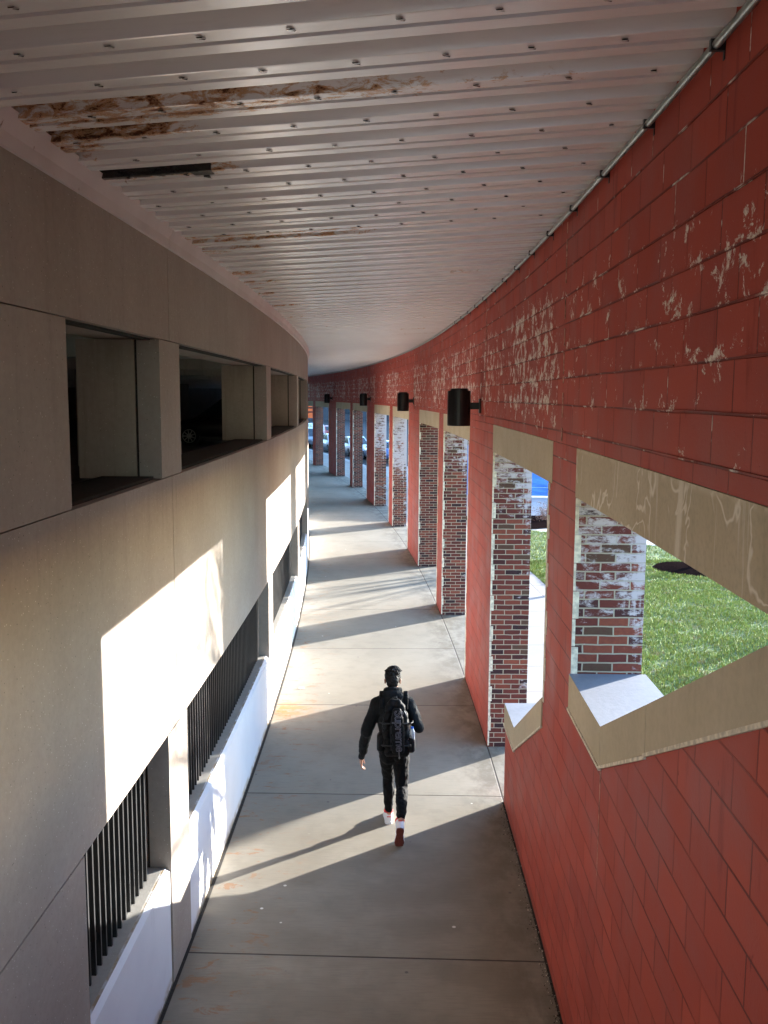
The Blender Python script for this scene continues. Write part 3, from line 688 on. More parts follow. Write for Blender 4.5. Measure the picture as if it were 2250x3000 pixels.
tree(8.35,24.75,.085,11,6.5,'bare tree in the dark mulch ring seen through the near opening')
tree(9.6,18.3,.075,23,7.5,'bare tree nearest the viewer on the lawn outside the arcade',.02,1.7)
tree(12.6,21.2,.075,31,7.,'bare tree between the other two lawn trees',.2,1.4)
tree(14.5,33.5,.1,47,7.5,'bare tree at the plaza beyond the lawn')
# shrubs
M['twig']=plain('dry_shrub_leaf',(.23,.155,.12),.85,var=.5,scale=8); M['shrub']=plain('dull_green_leaf',(.07,.09,.035),.8,var=.4,scale=8)
def shrub(s,o,rw,h,mat,seed,label):
    c=Vector(P(s,o,0)); r=random.Random(seed); mb=MB()
    for i in range(1500):
        v=Vector((r.gauss(0,.42),r.gauss(0,.42),abs(r.gauss(.35,.33)))); p=c+Vector((v.x*rw,v.y*rw,min(1.1,v.z)*h))
        d=Vector((r.uniform(-1,1),r.uniform(-1,1),r.uniform(-.4,1))).normalized()*.035; e=Vector((r.uniform(-1,1),r.uniform(-1,1),r.uniform(-1,1))).normalized()*.013
        mb.face([p-e,p+e,p+d*1.2+e*.3,p+d])
    rt=empty('shrub',c,label=label,cat='shrub',group='shrubs in the mulch bed'); mb.build('foliage',mat,rt)
    mt=MB()
    for i in range(14):
        a=r.uniform(0,6.28); mt.tube([c,c+Vector((math.cos(a)*rw*.5,math.sin(a)*rw*.5,h*.8))],[.008,.003],5)
    mt.build('stem',M['bark'],rt)
shrub(23.6,3.5,.55,.65,M['twig'],1,'brownish dry shrub closest to the outer sidewalk in the dark mulch bed')
shrub(24.0,4.7,.6,.75,M['twig'],2,'tallest dry brown shrub in the middle of the dark mulch bed')
shrub(23.4,5.9,.5,.6,M['twig'],3,'dry brown shrub at the lawn end of the dark mulch bed')
shrub(22.7,3.3,.28,.4,M['shrub'],4,'small green shrub at the front of the dark mulch bed')
# blue sheeting fence
def m_blue():
    k=NT('blue_tarpaulin',.45,.5); n=k.noise(k.map(k.obj(),(1,.3,2.2)),1.4,4,.6); c=k.mix(k.ss(n,.3,.7),(.035,.16,.52),(.07,.26,.72)); return k.out(c,.45,k.bump(n,1.,.15))
bf=empty('tarp_fence',P(33,8,0),label='bright blue tarpaulin fence standing on the pale plaza beyond the lawn',cat='tarp fence')
mb=MB(); n=40; vs=[];F=[]; A=Vector(P(32.,4.2,0)); B=Vector(P(29.5,15.5,0)); dn=(B-A).normalized(); nn=Vector((-dn.y,dn.x,0))
for th_ in (0,.02):
    for i in range(n+1):
        for j in range(13):
            t=i/n; p=A.lerp(B,t)+nn*(.06*math.sin(t*23)+.05*math.sin(j*.9+t*9)+th_); vs.append((p.x,p.y,.03+2.35*j/12-.06*math.sin(math.pi*((t*8)%1))*(j/12)))
q=(n+1)*13
for i in range(n):
    for j in range(12): F.append((i*13+j,(i+1)*13+j,(i+1)*13+j+1,i*13+j+1)); F.append((q+i*13+j,q+i*13+j+1,q+(i+1)*13+j+1,q+(i+1)*13+j))
mb.mesh(vs,F,0,True); mb.build('tarp',m_blue(),bf)
for i in range(9):
    p=A.lerp(B,i/8)+nn*.12; mb=MB(); mb.tube([(p.x,p.y,0),(p.x,p.y,2.4)],.025,8); mb.build('post',M['galv'],bf)
mb=MB(); mb.tube([A+Vector((0,0,1.95)),B+Vector((0,0,1.95))],.012,5); mb.tube([A+nn*-.09+Vector((0,0,.45)),B+nn*-.09+Vector((0,0,.40))],.012,5); mb.build('rope',plain('pale_blue_rope',(.35,.55,.7)),bf)

# ------------------------------------------------------------------ parked cars
M['tyre']=plain('tyre_rubber',(.015,.015,.016),.85); M['rim']=plain('alloy_rim',(.35,.36,.37),.35,.8); M['glass']=plain('dark_car_glass',(.02,.03,.04),.08,spec=.7); M['headl']=plain('headlight_lens',(.55,.58,.6),.15,spec=.6); M['tail']=plain('red_tail_lens',(.35,.02,.02),.3)
def paint(n,c,metal=.2): 
    k=NT(n,.28,.5); k.b.inputs['Metallic'].default_value=metal; k.b.inputs['Coat Weight'].default_value=.6; nz=k.noise(k.obj(),3,3); return k.out(k.mix(nz,tuple(v*.92 for v in c),c),.28)
def car(name,label,x,y,rz,mat,suv=False,group='cars parked along the far kerb'):
    R=empty('parked_car' if not suv else 'parked_suv',(0,0,0),label=label,cat='car',group=group)
    hh=1.72 if suv else 1.44; L=4.7 if suv else 4.6; Wd=.92; bz=.30 if suv else .22
    belt=1.03 if suv else .92
    # lower body: sections along x (x, half width, bottom, shoulder z, top z)
    secs=[(-L/2,.72,.42,.62,.72),(-L/2+.12,.86,.30,.78,.88),(-L/2+.7,Wd,bz,.86,belt),(-L/2+1.4,Wd,bz,.88,belt+.02),(-.2,Wd,bz,.88,belt),(.8,Wd,bz,.86,belt-.02),(1.35,Wd,bz,.82,belt-.08),(L/2-.5,.88,bz+.02,.72,belt-.20),(L/2-.12,.80,.30,.62,belt-.30),(L/2,.66,.36,.52,.58)]
    def loft(secs,mat_,nm,par):
        mb=MB(); rings=[]
        for (sx,hw,b,sh,t) in secs:
            rings.append([(sx,-hw*.9,b),(sx,-hw,b+.12),(sx,-hw,sh),(sx,-hw*.86,t),(sx,0,t+.03),(sx,hw*.86,t),(sx,hw,sh),(sx,hw,b+.12),(sx,hw*.9,b)])
        vs=[p for r in rings for p in r];k=9;F=[]
        for i in range(len(rings)-1):
            for j in range(k): F.append((i*k+j,(i+1)*k+j,(i+1)*k+(j+1)%k,i*k+(j+1)%k))
        F.append(tuple(range(k))); F.append(tuple(reversed(range((len(rings)-1)*k,len(rings)*k))))
        mb.mesh(vs,F,0,True); return mb.build(nm,mat_,par,weld=True)
    body=loft(secs,mat,'body',R)
    # cabin
    def cab(scale,z1,mat_,nm,par,inset=0.):
        xb=-L/2+(.25 if suv else .75); c=[(xb,.80,belt-.03),(xb+(.25 if suv else .62),.64,hh-.05),(-.1,.66,hh),(.35,.64,hh-.06),(1.25,.80,belt-.06)]
        mb=MB(); vs=[]
        lo=[(xb,belt-.03),(1.28,belt-.08)]
        prof=[(xb,belt-.03),(xb+(.22 if suv else .60),hh-.09),(xb+(.42 if suv else .85),hh-.02),(-.15,hh),(.28,hh-.05),(1.28,belt-.08)]
        for sgn in (-1,1):
            for (px,pz) in prof:
                wy=.80-(pz-belt)*.30; vs.append((px,sgn*(wy+inset),pz+inset*.3))
        n=len(prof); F=[tuple(range(n-1,-1,-1)),tuple(range(n,2*n))]+[(i,i+1,n+i+1,n+i) for i in range(n-1)]
        mb.mesh(vs,F,0,False); return mb.build(nm,mat_,par,weld=True),prof
    c,prof=cab(1,0,mat,'cabin',R)
    def win(pts,nm):
        mb=MB(); mb.face(pts); return mb.build(nm,M['glass'],R)
    def wy(z): return .80-(z-belt)*.30
    zt=hh-.10; zb_=belt+.04
    for sgn in (-1,1):
        e=.006*sgn
        for (a0,a1,b0,b1) in (((-L/2+(.45 if suv else 1.0)),-.38,(-L/2+(.62 if suv else 1.42)),-.38),(-.30,1.08,-.30,.34)):
            q=[(a0,sgn*wy(zb_)+e,zb_),(a1,sgn*wy(zb_)+e,zb_),(b1,sgn*wy(zt)+e,zt),(b0,sgn*wy(zt)+e,zt)]; win(q if sgn<0 else q[::-1],'window')
    (x4,z4),(x5,z5)=prof[4],prof[5]
    nrm=Vector((z4-z5,0,x5-x4)).normalized()*.008
    q=[Vector((x4+.06,-.60,z4-.04)),Vector((x4+.06,.60,z4-.04)),Vector((x5-.08,.72,z5+.06)),Vector((x5-.08,-.72,z5+.06))]; win([tuple(v+nrm) for v in q],'windscreen')
    (x0,z0),(x1,z1)=prof[0],prof[1]; nrm=Vector((-(z1-z0),0,x1-x0)).normalized()*.008
    q=[Vector((x0+.05,-.68,z0+.08)),Vector((x0+.05,.68,z0+.08)),Vector((x1-.02,.58,z1-.02)),Vector((x1-.02,-.58,z1-.02))]; win([tuple(v+nrm) for v in q],'rear_window')
    rw=.34 if suv else .315
    for wx in (-L/2+.85,L/2-.92):
        for sgn in (-1,1):
            mb=MB(); cy=sgn*(Wd-.10); mb.tube([(wx,cy-.115,rw),(wx,cy-.10,rw),(wx,cy+.10,rw),(wx,cy+.115,rw)],[rw*.9,rw,rw,rw*.9],28,0); wh=mb.build('wheel',M['tyre'],R)
            mb=MB(); yy=cy+sgn*.118
            mb.tube([(wx,yy-.004*sgn,rw),(wx,yy+.002*sgn,rw)],rw*.28,12)
            for k in range(9):
                a=2*math.pi*k/9; d=Vector((math.cos(a),0,math.sin(a))); t=Vector((-math.sin(a),0,math.cos(a)))*.018; b0=Vector((wx,yy+.003*sgn,rw)); mb.face([b0+d*.05-t,b0+d*.05+t,b0+d*rw*.68+t,b0+d*rw*.68-t])
            ring=[]; 
            for k in range(28):
                a=2*math.pi*k/28;b=2*math.pi*(k+1)/28; p=lambda r_,an:(wx+r_*math.cos(an),yy+.003*sgn,rw+r_*math.sin(an)); mb.face([p(rw*.62,a),p(rw*.70,a),p(rw*.70,b),p(rw*.62,b)])
            mb.build('rim',M['rim'],wh)
    for sgn in (-1,1):
        mb=MB(); mb.ball((L/2-.13,sgn*.60,.64),.10,.16,.07); mb.build('headlight',M['headl'],R)
        mb=MB(); mb.ball((-L/2+.08,sgn*.66,.76),.07,.13,.08); mb.build('tail_light',M['tail'],R)
    mb=MB(); mb.box((L/2-.03,0,.44),(.08,.9,.16)); mb.box((0,0,.24),(L-1.,1.5,.12)); mb.build('grille',M['black'],R)
    R.location=(x,y,0); R.rotation_euler=(0,0,rz); return R
def onarc(s,o): x,y,_=P(s,o,0); return x,y,math.pi/2+s/R0
silver=paint('silver_paint',(.55,.58,.62)); white=paint('white_car_paint',(.72,.73,.74),0); redp=paint('red_car_paint',(.42,.05,.03),0); greyp=paint('grey_paint',(.22,.25,.29)); blackp=paint('black_paint',(.008,.009,.011),0); bluep=paint('blue_paint',(.06,.12,.3),.1)
def pc(lbl,s,o,mat,suv=False,flip=False,grp='cars parked along the far kerb'):
    x,y,a=onarc(s,o); return car('car',lbl,x,y,a+(math.pi if flip else 0),mat,suv,grp)
pc('blue grey sedan parked at the kerb nearest the arcade openings',55.2,5.3,bluep)
pc('white sedan parked at the kerb behind the nearest one',61.5,5.0,white,flip=True)
pc('silver sedan parked third along the far kerb',67.2,4.7,silver,flip=True)
pc('silver grey sport utility car at the far end of the kerb row',73.4,4.5,greyp,True,True)
pc('red car parked across the road behind the kerb row',88,10.5,redp)
pc('pale blue car parked across the road beside the red one',96,12.,silver)
pc('white car parked across the road far away',104,10.5,white)
pc('white van like car farthest along the road',116,9.0,white,True)
sv=car('suv','black sport utility car parked inside the dark garage behind the upper opening',-5.35,33.6,math.pi,blackp,True,None); sv.location.z=2.8

# sign, pole, distant building
sg=empty('road_sign',P(98,4.4,0),label='orange road works sign with dark lettering at the far end of the arcade',cat='road sign')
sg.location=(-7.45,96.,0)
c0=Vector(sg.location)
mb=MB(); mb.box(c0+Vector((0,0,3.25)),(1.9,.04,1.9)); mb.build('sign_board',plain('orange_sign_face',(.85,.14,.03),.6),sg)
mb=MB()
for i,(wd,dx) in enumerate(((1.2,.1),(1.4,0),(1.,-.1))): mb.box(c0+Vector((dx,-.025,3.75-.42*i)),(wd,.01,.14))
mb.build('lettering',M['black'],sg)
for dx in (-.6,.6): mb=MB(); mb.box(c0+Vector((dx,.04,1.6)),(.08,.05,3.4)); mb.build('post',M['galv'],sg)
pl=empty('street_pole',P(118,8.2,0),label='thin dark street pole beyond the parked cars',cat='pole'); c0=Vector(pl.location)
mb=MB(); mb.tube([c0,c0+Vector((0,0,9))],[.11,.07],10); mb.build('pole',M['black'],pl); mb=MB(); mb.tube([c0,c0+Vector((0,0,.3))],.2,10); mb.build('base',M['black'],pl)
nb=empty('shade_building',(45,126,0),label='tall unseen brick building added right of the lawn to shade the far arcade',cat='building')  # out of view; added and sized so its shadow falls on the far arcade
mb=MB(); mb.box((45,172,8),(26,174,16)); mb.build('wall',plain('shade_building_brick',(.16,.08,.06),.9,scale=2),nb)
mb=MB(); mb.box((45,172,16.3),(27,175,.6)); mb.build('roof',M['slab'],nb)  # roof of the added shade building
for i in range(20):
    for z in (3,7.5,12): mb=MB(); mb.box((31.97,90+i*8,z),(.1,3,2.2)); mb.build('window',M['glass'],nb)  # windows of the added shade building
bd=empty('distant_building',(-22,182,0),label='dull brick building closing the view far beyond the car park',cat='building')
mb=MB(); mb.box((-22,182,6),(150,14,12)); mb.build('wall',plain('distant_brick',(.045,.05,.065),.9,scale=2),bd)
mb=MB(); mb.box((-22,182,12.2),(151,15,.4)); mb.build('roof',M['slab'],bd)
for i in range(20):
    for z in (2.2,6.0): mb=MB(); mb.box((-90+i*7,174.95,z),(3.,.12,2.)); mb.build('window',M['glass'],bd)
for i,(s,o) in enumerate(((86,3.25),(97,3.2),(140,6.))):
    pass

# ------------------------------------------------------------------ person walking away
def fabric(name,c,rough=.85,sc=220):
    k=NT(name,rough,.15); k.b.inputs['Sheen Weight'].default_value=.03
    n=k.noise(k.obj(),6,4); wv=k.noise(k.obj(),sc,2); nf=k.noise(k.map(k.obj(),(1,1,.45)),11,3,.55,.6)
    nr=k.bump(nf,.55,.03); nr=k.bump(wv,.25,.002,nr); return k.out(k.mix(k.ss(n,.3,.7),tuple(v*.8 for v in c),tuple(v*1.25 for v in c)),rough,nr)
M['skin']=plain('skin',(.46,.24,.165),.5,var=.08,scale=20); M['hood']=fabric('charcoal_hoodie_fleece',(.009,.010,.0118)); M['jean']=fabric('black_denim',(.0038,.0038,.0042),.85)
M['hair']=plain('black_hair',(.007,.006,.006),.65,var=.6,scale=70,spec=.25); M['shoe']=plain('white_shoe_leather',(.74,.74,.77),.45,var=.03); M['shoered']=plain('red_shoe_lining',(.62,.03,.035),.6); M['sole']=plain('brown_red_outsole',(.16,.035,.025),.7,var=.2,scale=60)
M['bag']=fabric('black_nylon',(.004,.0043,.0052),.6,300); M['strap']=plain('black_webbing',(.014,.014,.016),.6); M['shiny']=plain('grey_zip_metal',(.25,.25,.26),.3,.8)
def organic(mb,name,mat,parent,vox=.008,smooth=6,disp=None,dscale=.1):
    ob=mb.build(name,mat,parent)
    md=ob.modifiers.new('remesh','REMESH'); md.mode='VOXEL'; md.voxel_size=vox; md.use_smooth_shade=True
    sm=ob.modifiers.new('smooth','SMOOTH'); sm.factor=.6; sm.iterations=smooth
    if disp:
        tx=bpy.data.textures.new(name+'_folds','CLOUDS'); tx.noise_scale=dscale; tx.noise_depth=2
        dm=ob.modifiers.new('folds','DISPLACE'); dm.texture=tx; dm.strength=disp; dm.mid_level=.5; dm.texture_coords='LOCAL'
    return ob
PX=.0
per=empty('person',(.11,9.5,0),label='person in black hoodie, black jeans and white high shoes walking away along the walkway',cat='person')
# joints
hipL=Vector((.045,9.52,.86)); kneeL=Vector((.062,9.66,.475)); ankL=Vector((.068,9.60,.115)); 
hipR=Vector((.185,9.50,.86)); kneeR=Vector((.205,9.46,.455)); ankR=Vector((.188,9.085,.275))
shL=Vector((-.062,9.545,1.335)); elL=Vector((-.165,9.50,1.09)); wrL=Vector((-.226,9.60,.735))
shR=Vector((.262,9.545,1.35)); elR=Vector((.365,9.47,1.13)); wrR=Vector((.285,9.72,1.16))
b=MB()
b.ball((.100,9.625,1.60),.074,.092,.108); b.ball((.102,9.665,1.555),.055,.062,.07)       # skull, jaw
b.ball((.108,9.725,1.585),.012,.018,.018); b.ball((.092,9.712,1.548),.026,.012,.008)         # nose, lips
b.caps((.100,9.585,1.44),.055,(.100,9.60,1.56),.052)
for sx,ex in ((1,.180),(-1,.022)):
    b.ball((ex,9.606,1.565),.010,.020,.030); b.ball((ex+.004*sx,9.598,1.58),.008,.012,.014)   # ears
b.ball((.10,9.53,1.25),.135,.09,.2); b.ball((.115,9.515,1.0),.12,.085,.16); b.ball((.115,9.51,.88),.13,.09,.11)
for a,e,w_ in ((shL,elL,wrL),(shR,elR,wrR)): b.caps(a,.045,e,.036); b.caps(e,.036,w_,.026)
for a,kn,an in ((hipL,kneeL,ankL),(hipR,kneeR,ankR)): b.caps(a,.07,kn,.046); b.caps(kn,.046,an,.034)
# left hand: palm and five curled fingers
hd=(Vector((-.232,9.625,.60))-wrL).normalized(); side=Vector((0,1,0)); pal=wrL+hd*.055
Mh=Matrix((side.cross(hd).normalized(),side,hd)).transposed()
b.caps(wrL,.024,wrL+hd*.02,.026); b.ball(pal,.017,.040,.050,M=Mh); 
for i,(dy,ln) in enumerate(((.030,.068),(.011,.078),(-.009,.073),(-.028,.058))):
    r0=wrL+hd*.092+Vector((0,dy,0)); k1=r0+hd*ln*.45+Vector((.006,0,0)); k2=k1+(hd*.75+Vector((.65,0,0))).normalized()*ln*.35; k3=k2+(hd*.3+Vector((.95,0,0))).normalized()*ln*.25
    b.caps(r0-hd*.02,.0095,k1,.0088,n=8); b.caps(k1,.0088,k2,.008,n=8); b.caps(k2,.008,k3,.007,n=8)
t0=wrL+hd*.035+Vector((.008,.034,0)); t1=t0+Vector((.012,.026,-.032)); t2=t1+Vector((.012,.006,-.030)); b.caps(t0,.012,t1,.010,n=8); b.caps(t1,.010,t2,.0085,n=8)
# right hand closed in front of the chest strap
b.caps(wrR,.026,wrR+Vector((-.03,.05,.01)),.028)
for i in range(4):
    q=wrR+Vector((-.045-.002*i,.075,.035-.020*i)); b.caps(wrR+Vector((-.03,.055,.03-.018*i)),.0095,q,.009,n=8); b.caps(q,.009,q+Vector((-.022,-.012,0)),.008,n=8)
b.caps(wrR+Vector((-.02,.05,.03)),.012,wrR+Vector((-.05,.045,.06)),.009,n=8)
organic(b,'body',M['skin'],per,.0042,2)
for sx in (.078,.122):
    e=MB(); e.ball((sx,9.712,1.60),.010); e.build('eye',plain('eye_white',(.7,.7,.7),.3),per)
# hair
h=MB(); h.ball((.100,9.613,1.628),.086,.101,.088); h.ball((.098,9.563,1.60),.070,.060,.085); h.ball((.098,9.56,1.553),.062,.042,.045); h.ball((.115,9.66,1.672),.066,.06,.045)
rh=random.Random(4)
for i in range(150):
    a=rh.uniform(0,6.28); t=rh.uniform(.05,1.15); d=Vector((math.sin(t)*math.cos(a),math.sin(t)*math.sin(a)*1.1,math.cos(t))); p=Vector((.100,9.613,1.628))+Vector((d.x*.082,d.y*.096,d.z*.084)); q=p+d*.006+Vector((.016*rh.uniform(-.2,1),.016*rh.uniform(-.5,1),.006*rh.uniform(-1,.6))); h.caps(p,.013,q,.009,n=6)
organic(h,'hair',M['hair'],per,.0038,1,.012,.018)
gl=MB(); gl.tube([(.184,9.61,1.60),(.182,9.68,1.602),(.172,9.715,1.60)],.0028,6); gl.tube([(.172,9.716,1.600),(.145,9.728,1.597),(.10,9.735,1.598),(.05,9.722,1.6)],.003,6); gl.build('glasses',M['strap'],per)
# hoodie
h=MB(); h.ball((.10,9.525,1.30),.165,.112,.17); h.ball((.108,9.515,1.14),.168,.118,.2); h.ball((.116,9.505,.985),.175,.12,.135); h.ball((.12,9.50,.905),.172,.122,.07)
h.caps((-.04,9.54,1.345),.072,(.06,9.54,1.40),.075); h.caps((.24,9.54,1.36),.072,(.14,9.54,1.405),.075); h.caps((.05,9.56,1.44),.058,(.15,9.56,1.445),.058)
for a,e,w_ in ((shL,elL,wrL),(shR,elR,wrR)):
    h.caps(a,.075,e,.062); h.caps(a.lerp(e,.6),.068,e.lerp(w_,.4),.058); h.caps(e,.062,e.lerp(w_,.8),.050); h.caps(e.lerp(w_,.78),.048,e.lerp(w_,.93),.036)
h.ball(elL+Vector((0,-.01,-.03)),.062,.06,.075); h.ball(elR+Vector((.01,-.01,-.02)),.06,.06,.06)
organic(h,'hoodie',M['hood'],per,.0065,12,.026,.10)
h=MB()   # hood lying on the shoulders: rim ring and sagging bag
ring=[]
for i in range(25):
    a=2*math.pi*i/24; ring.append((.102+.074*math.sin(a),9.575-.078*math.cos(a)*1.05,1.480+.034*math.cos(a)))
for i in range(24): h.caps(ring[i],.026,ring[i+1],.026,n=8)
h.ball((.098,9.475,1.445),.118,.060,.066); h.ball((.095,9.455,1.415),.075,.04,.05); h.ball((.04,9.50,1.435),.055,.05,.055); h.ball((.16,9.50,1.435),.055,.05,.055); h.ball((.10,9.46,1.40),.10,.045,.06)
organic(h,'hood',M['hood'],per,.0055,3,.012,.05)
for w_,e in ((wrL,elL),(wrR,elR)):
    c=MB(); d=(w_-e).normalized(); p=e.lerp(w_,.90); c.tube([p-d*.0,p+d*.012,p+d*.045,p+d*.055],[.034,.036,.035,.029],16); c.build('cuff',M['hood'],per)
# jeans
h=MB(); h.ball((.115,9.505,.86),.162,.118,.11); h.ball((.05,9.49,.80),.088,.105,.10); h.ball((.19,9.48,.80),.092,.108,.10)
h.caps(hipL,.098,kneeL,.060); h.caps(kneeL,.060,kneeL.lerp(ankL,.35)+Vector((0,-.022,0)),.062); h.caps(kneeL.lerp(ankL,.35)+Vector((0,-.022,0)),.062,ankL+Vector((0,0,.045)),.044)
h.caps(hipR,.102,kneeR,.062); h.caps(kneeR,.062,kneeR.lerp(ankR,.35)+Vector((0,-.02,-.0)),.064); h.caps(kneeR.lerp(ankR,.35)+Vector((0,-.02,0)),.064,ankR+Vector((0,.03,.025)),.047)
organic(h,'jeans',M['jean'],per,.0065,4,.022,.06)
# shoes
def shoe(an,heel,toe_dir,up,name_off):
    d=toe_dir.normalized(); u=up.normalized(); s_=d.cross(u).normalized(); Ms=Matrix((s_,d,u)).transposed()
    def W(a,b_,c_): return heel+s_*a+d*b_+u*c_
    h=MB(); h.ball(W(0,.045,.045),.044,.052,.050,M=Ms); h.ball(W(0,.12,.046),.046,.08,.046,M=Ms); h.ball(W(.002,.205,.038),.050,.070,.038,M=Ms); h.caps(W(0,.045,.04),.047,W(0,.055,.115),.047); h.caps(W(0,.09,.06),.034,W(0,.06,.12),.038)
    sh=organic(h,'shoe',M['shoe'],per,.005,3)
    def out(z0,z1,sc,nm,mat):
        sc=sc*1.12
        prof=[(-.030,.004),(-.036,.04),(-.031,.10),(-.040,.17),(-.044,.215),(-.034,.262),(-.012,.284),(.014,.284),(.036,.258),(.043,.21),(.034,.16),(.029,.10),(.035,.04),(.028,.004),(.0,-.008)]
        mb=MB(); n=len(prof); lo=[W(a*sc,b_,z0) for a,b_ in prof]; hi=[W(a*sc,b_,z1) for a,b_ in prof]
        mb.face(lo[::-1]); mb.face(hi); 
        for i in range(n): mb.face([lo[i],lo[(i+1)%n],hi[(i+1)%n],hi[i]])
        return mb.build(nm,mat,sh)
    out(-.014,-.002,1.0,'outsole',M['sole']); out(-.0015,.026,1.03,'midsole',M['shoe'])
    c=MB(); c.tube([W(0,.056,.118),W(0,.058,.140),W(0,.058,.152)],[.050,.051,.044],18); c.build('collar',M['shoered'],sh)
    c=MB(); c.box(W(0,-.0035,.085),(.042,.006,.007),M=Ms); c.build('heel_tab',M['shoered'],sh)
shoe(ankL,Vector((.068,9.562,0)),Vector((-.05,1,0)),Vector((0,0,1)),0)
td=Vector((.02,-.62,-1.0)).normalized()
# right foot: toe down on the ground behind, heel raised, sole facing the viewer
toeR=Vector((.178,9.145,.012)); dR=Vector((-.03,.02,-1))
dR=Vector((-.03,.44,-.9)).normalized(); uR=Vector((0,.9,.44)).normalized()
heelR=Vector((.180,8.965,.245)); 
shoe(ankR,heelR,dR,uR,0)

# ------------------------------------------------------------------ backpack and bottle
bp=empty('backpack',(.125,9.33,.9),label='black backpack with outlined lettering down its back, worn by the walking person',cat='backpack')
def rbox(c,d,nm,mat,par,bev=.02,rot=None,seg=3):
    bm=bmesh.new(); bmesh.ops.create_cube(bm,size=1.)
    for v in bm.verts: v.co=Vector((v.co.x*d[0],v.co.y*d[1],v.co.z*d[2]))
    bmesh.ops.bevel(bm,geom=list(bm.edges),offset=bev,segments=seg,affect='EDGES',profile=.5)
    if rot is not None: bmesh.ops.rotate(bm,verts=bm.verts,cent=(0,0,0),matrix=rot)
    bmesh.ops.translate(bm,verts=bm.verts,vec=Vector(c)-(Vector(par.location) if par is bp else Vector((0,0,0))))
    me=bpy.data.meshes.new(nm); bm.to_mesh(me); bm.free(); me.materials.append(mat)
    for p in me.polygons: p.use_smooth=True
    o=bpy.data.objects.new(nm,me); COL.objects.link(o); o.parent=par
    if par is not bp: o.matrix_parent_inverse=par.matrix_world.inverted(); 
    return o
tilt=Matrix.Rotation(rad(-3),3,'X')@Matrix.Rotation(rad(2.5),3,'Y')
h=MB()
for (z,hw,hd_) in ((.915,.135,.075),(1.0,.142,.085),(1.1,.145,.088),(1.2,.142,.085),(1.28,.132,.078),(1.36,.110,.065),(1.405,.078,.05)):
    for sx in (-1,1):
        for sy in (-1,1): h.ball((.135-(z-1.15)*.05+sx*(hw-.045),9.335+sy*(hd_-.045),z),.045,.045,.055,seg=10,ring=8)
    h.box((.135-(z-1.15)*.05,9.335,z),(2*hw-.06,2*hd_-.05,.11))
organic(h,'main_bag',M['bag'],bp,.007,5,.01,.07)
h=MB()
for z,hw in ((.96,.07),(1.06,.072),(1.16,.072),(1.26,.066),(1.34,.052)): 
    for sx in (-1,1): h.ball((.150-(z-1.15)*.04+sx*(hw-.03),9.252,z),.03,.030,.055,seg=10,ring=8)
    h.box((.150-(z-1.15)*.04,9.252,z),(2*hw-.04,.04,.10))
organic(h,'front_pocket',M['bag'],bp,.006,4,.006,.05)
for nm,c,d in (('side_pocket',(-.02,9.34,1.0),(.085,.12,.20)),('side_pocket',(.292,9.325,.985),(.085,.12,.17)),('base_panel',(.14,9.33,.895),(.24,.13,.05))): rbox(c,d,nm,M['bag'],bp,min(d)*.46,None,5)
for z,dx in ((1.235,0),(1.00,.005)):
    for sx,x0,x1 in ((-1,.09,-.035),(1,.215,.305)):
        mb=MB(); mb.tube([(x0+dx,9.232,z),((x0+x1)/2,9.245,z-.004),(x1,9.30,z-.012),(x1+sx*.004,9.36,z-.014)],.0065,6); mb.build('compression_strap',M['strap'],bp)
        rbox(((x0*.35+x1*.65),9.248,z-.004),(.034,.012,.024),'buckle',M['strap'],bp,.004)
for sx in (-1,1):
    mb=MB(); pts=[(.15+sx*.068,9.222,.95),(.148+sx*.070,9.220,1.15),(.145+sx*.060,9.222,1.30),(.142+sx*.030,9.228,1.365),(.142,9.23,1.375)]; mb.tube(pts,.0035,6); mb.build('zip',M['strap'],bp)
    mb=MB(); pts=[(.135+sx*.128,9.285,.97),(.13+sx*.13,9.28,1.2),(.125+sx*.10,9.285,1.34),(.12+sx*.05,9.30,1.42)]; mb.tube(pts,.004,6); mb.build('zip',M['shiny'] if sx>0 else M['strap'],bp)
for sx,x in ((-1,-.012),(1,.235)):
    h=MB(); pts=[(x,9.41,1.33),(x+sx*.005,9.44,1.43),(x+sx*.003,9.53,1.475),(x+sx*.004,9.63,1.44),(x+sx*.01,9.665,1.33),(x+sx*.012,9.655,1.15)]
    for p,q in zip(pts[:-1],pts[1:]): 
        for dx in (-.014,0,.014): h.caps((p[0]+dx,p[1],p[2]),.011,(q[0]+dx,q[1],q[2]),.011,n=8)
    organic(h,'shoulder_strap',M['bag'],bp,.006,2)
mb=MB(); mb.tube([(.10,9.36,1.43),(.10,9.35,1.47),(.14,9.35,1.475),(.15,9.36,1.43)],.007,8); mb.build('top_handle',M['strap'],bp)
mb=MB(); mb.tube([(.165,9.225,.955),(.167,9.215,.92),(.170,9.22,.885)],.004,6); mb.ball((.171,9.218,.877),.008,.006,.013); mb.build('zip_pull',M['shiny'],bp)
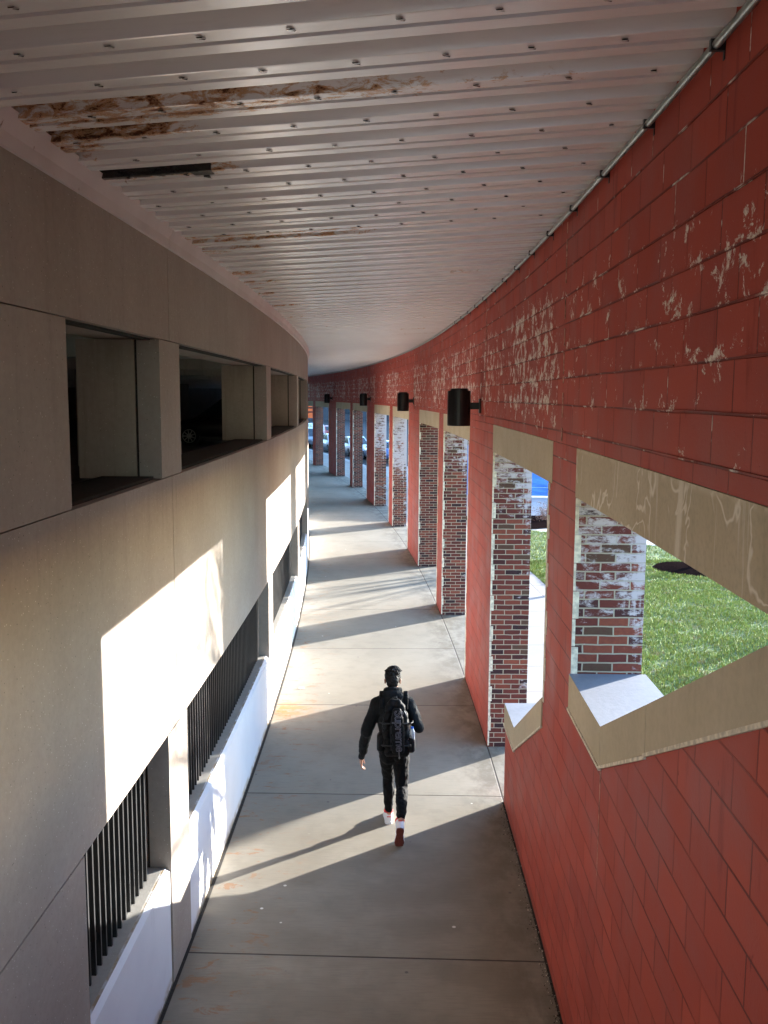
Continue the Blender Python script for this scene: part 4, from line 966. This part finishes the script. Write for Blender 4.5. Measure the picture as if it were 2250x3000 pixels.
# outlined lettering reading down the back
fc=bpy.data.curves.new('lettering','FONT'); fc.body='Supreme'; fc.size=.118; fc.fill_mode='NONE'; fc.bevel_depth=.0015; fc.bevel_resolution=1; fc.space_character=.92; fc.align_x='LEFT'
to=bpy.data.objects.new('lettering_tmp',fc); COL.objects.link(to)
bpy.context.view_layer.update(); dg=bpy.context.evaluated_depsgraph_get(); lm=bpy.data.meshes.new_from_object(to.evaluated_get(dg)); bpy.data.objects.remove(to)
wx=[v.co.x for v in lm.vertices]; wl=max(wx)-min(wx); ks=.43/wl
for v in lm.vertices:
    tx,ty=v.co.x*ks,v.co.y
    v.co=Vector((.118+ty*1.05+ .02*(tx/.43),9.2175+.0*tx+v.co.z,1.375-tx))-Vector(bp.location)
lm.materials.clear(); lm.materials.append(plain('pale_reflective_print',(.20,.20,.25),.4)); lo=bpy.data.objects.new('lettering',lm); COL.objects.link(lo); lo.parent=bp
bo=empty('water_bottle',(.300,9.315,1.03),label='clear plastic water bottle with blue cap in the side pocket of the backpack',cat='bottle')
mb=MB(); mb.tube([(.300,9.31,1.02),(.300,9.31,1.06),(.301,9.31,1.12),(.302,9.31,1.145),(.302,9.31,1.158)],[.028,.030,.030,.020,.012],18); k=NT('bottle_plastic',.12,.6); k.b.inputs['Transmission Weight'].default_value=.55; k.out((.72,.78,.86)); mb.build('bottle_body',k.mat,bo)
mb=MB(); mb.tube([(.302,9.31,1.158),(.302,9.31,1.175)],.015,16); mb.build('cap',plain('blue_cap',(.02,.12,.55),.4),bo)

# litter and chewed spots: a few leaves and a paper scrap on the floor
for i,(s,o,sz,lab,c) in enumerate(((3.55,-2.62,.055,'small crumpled white paper scrap beside the white base panel',(.7,.68,.62)),)):
    mb=MB(); x,y,_=P(s,o,0); n=9; r=random.Random(2)
    ring=[(x+sz*math.cos(6.283*k/n)*r.uniform(.6,1),y+sz*math.sin(6.283*k/n)*r.uniform(.5,.9),.004+r.uniform(0,.02)) for k in range(n)]
    for k in range(n): mb.face([ring[k],ring[(k+1)%n],(x,y,.025)])
    tag(mb.build('paper_scrap',plain('paper',c,.9)),label=lab,cat='litter')
r=random.Random(9); mb=MB()
for i in range(600):
    s=r.uniform(-4.8,-.6); o=-abs(r.gauss(.0,.035))-.008; x,y,_=P(s,o,0); a=r.uniform(0,6.28); q=r.uniform(.003,.008)
    mb.face([(x+q*math.cos(a),y+q*math.sin(a),.008),(x+q*math.cos(a+2),y+q*math.sin(a+2),.012+.006*r.random()),(x+q*.6*math.cos(a+4),y+q*math.sin(a+4),.009)],None,0 if r.random()<.8 else 1)
tag(mb.build('debris',[M['soil'],M['mortar']]),kind='stuff',label='dark gritty debris collected along the foot of the red wall',cat='debris')
for o in bpy.data.objects:
    if '_local' in o: del o['_local']
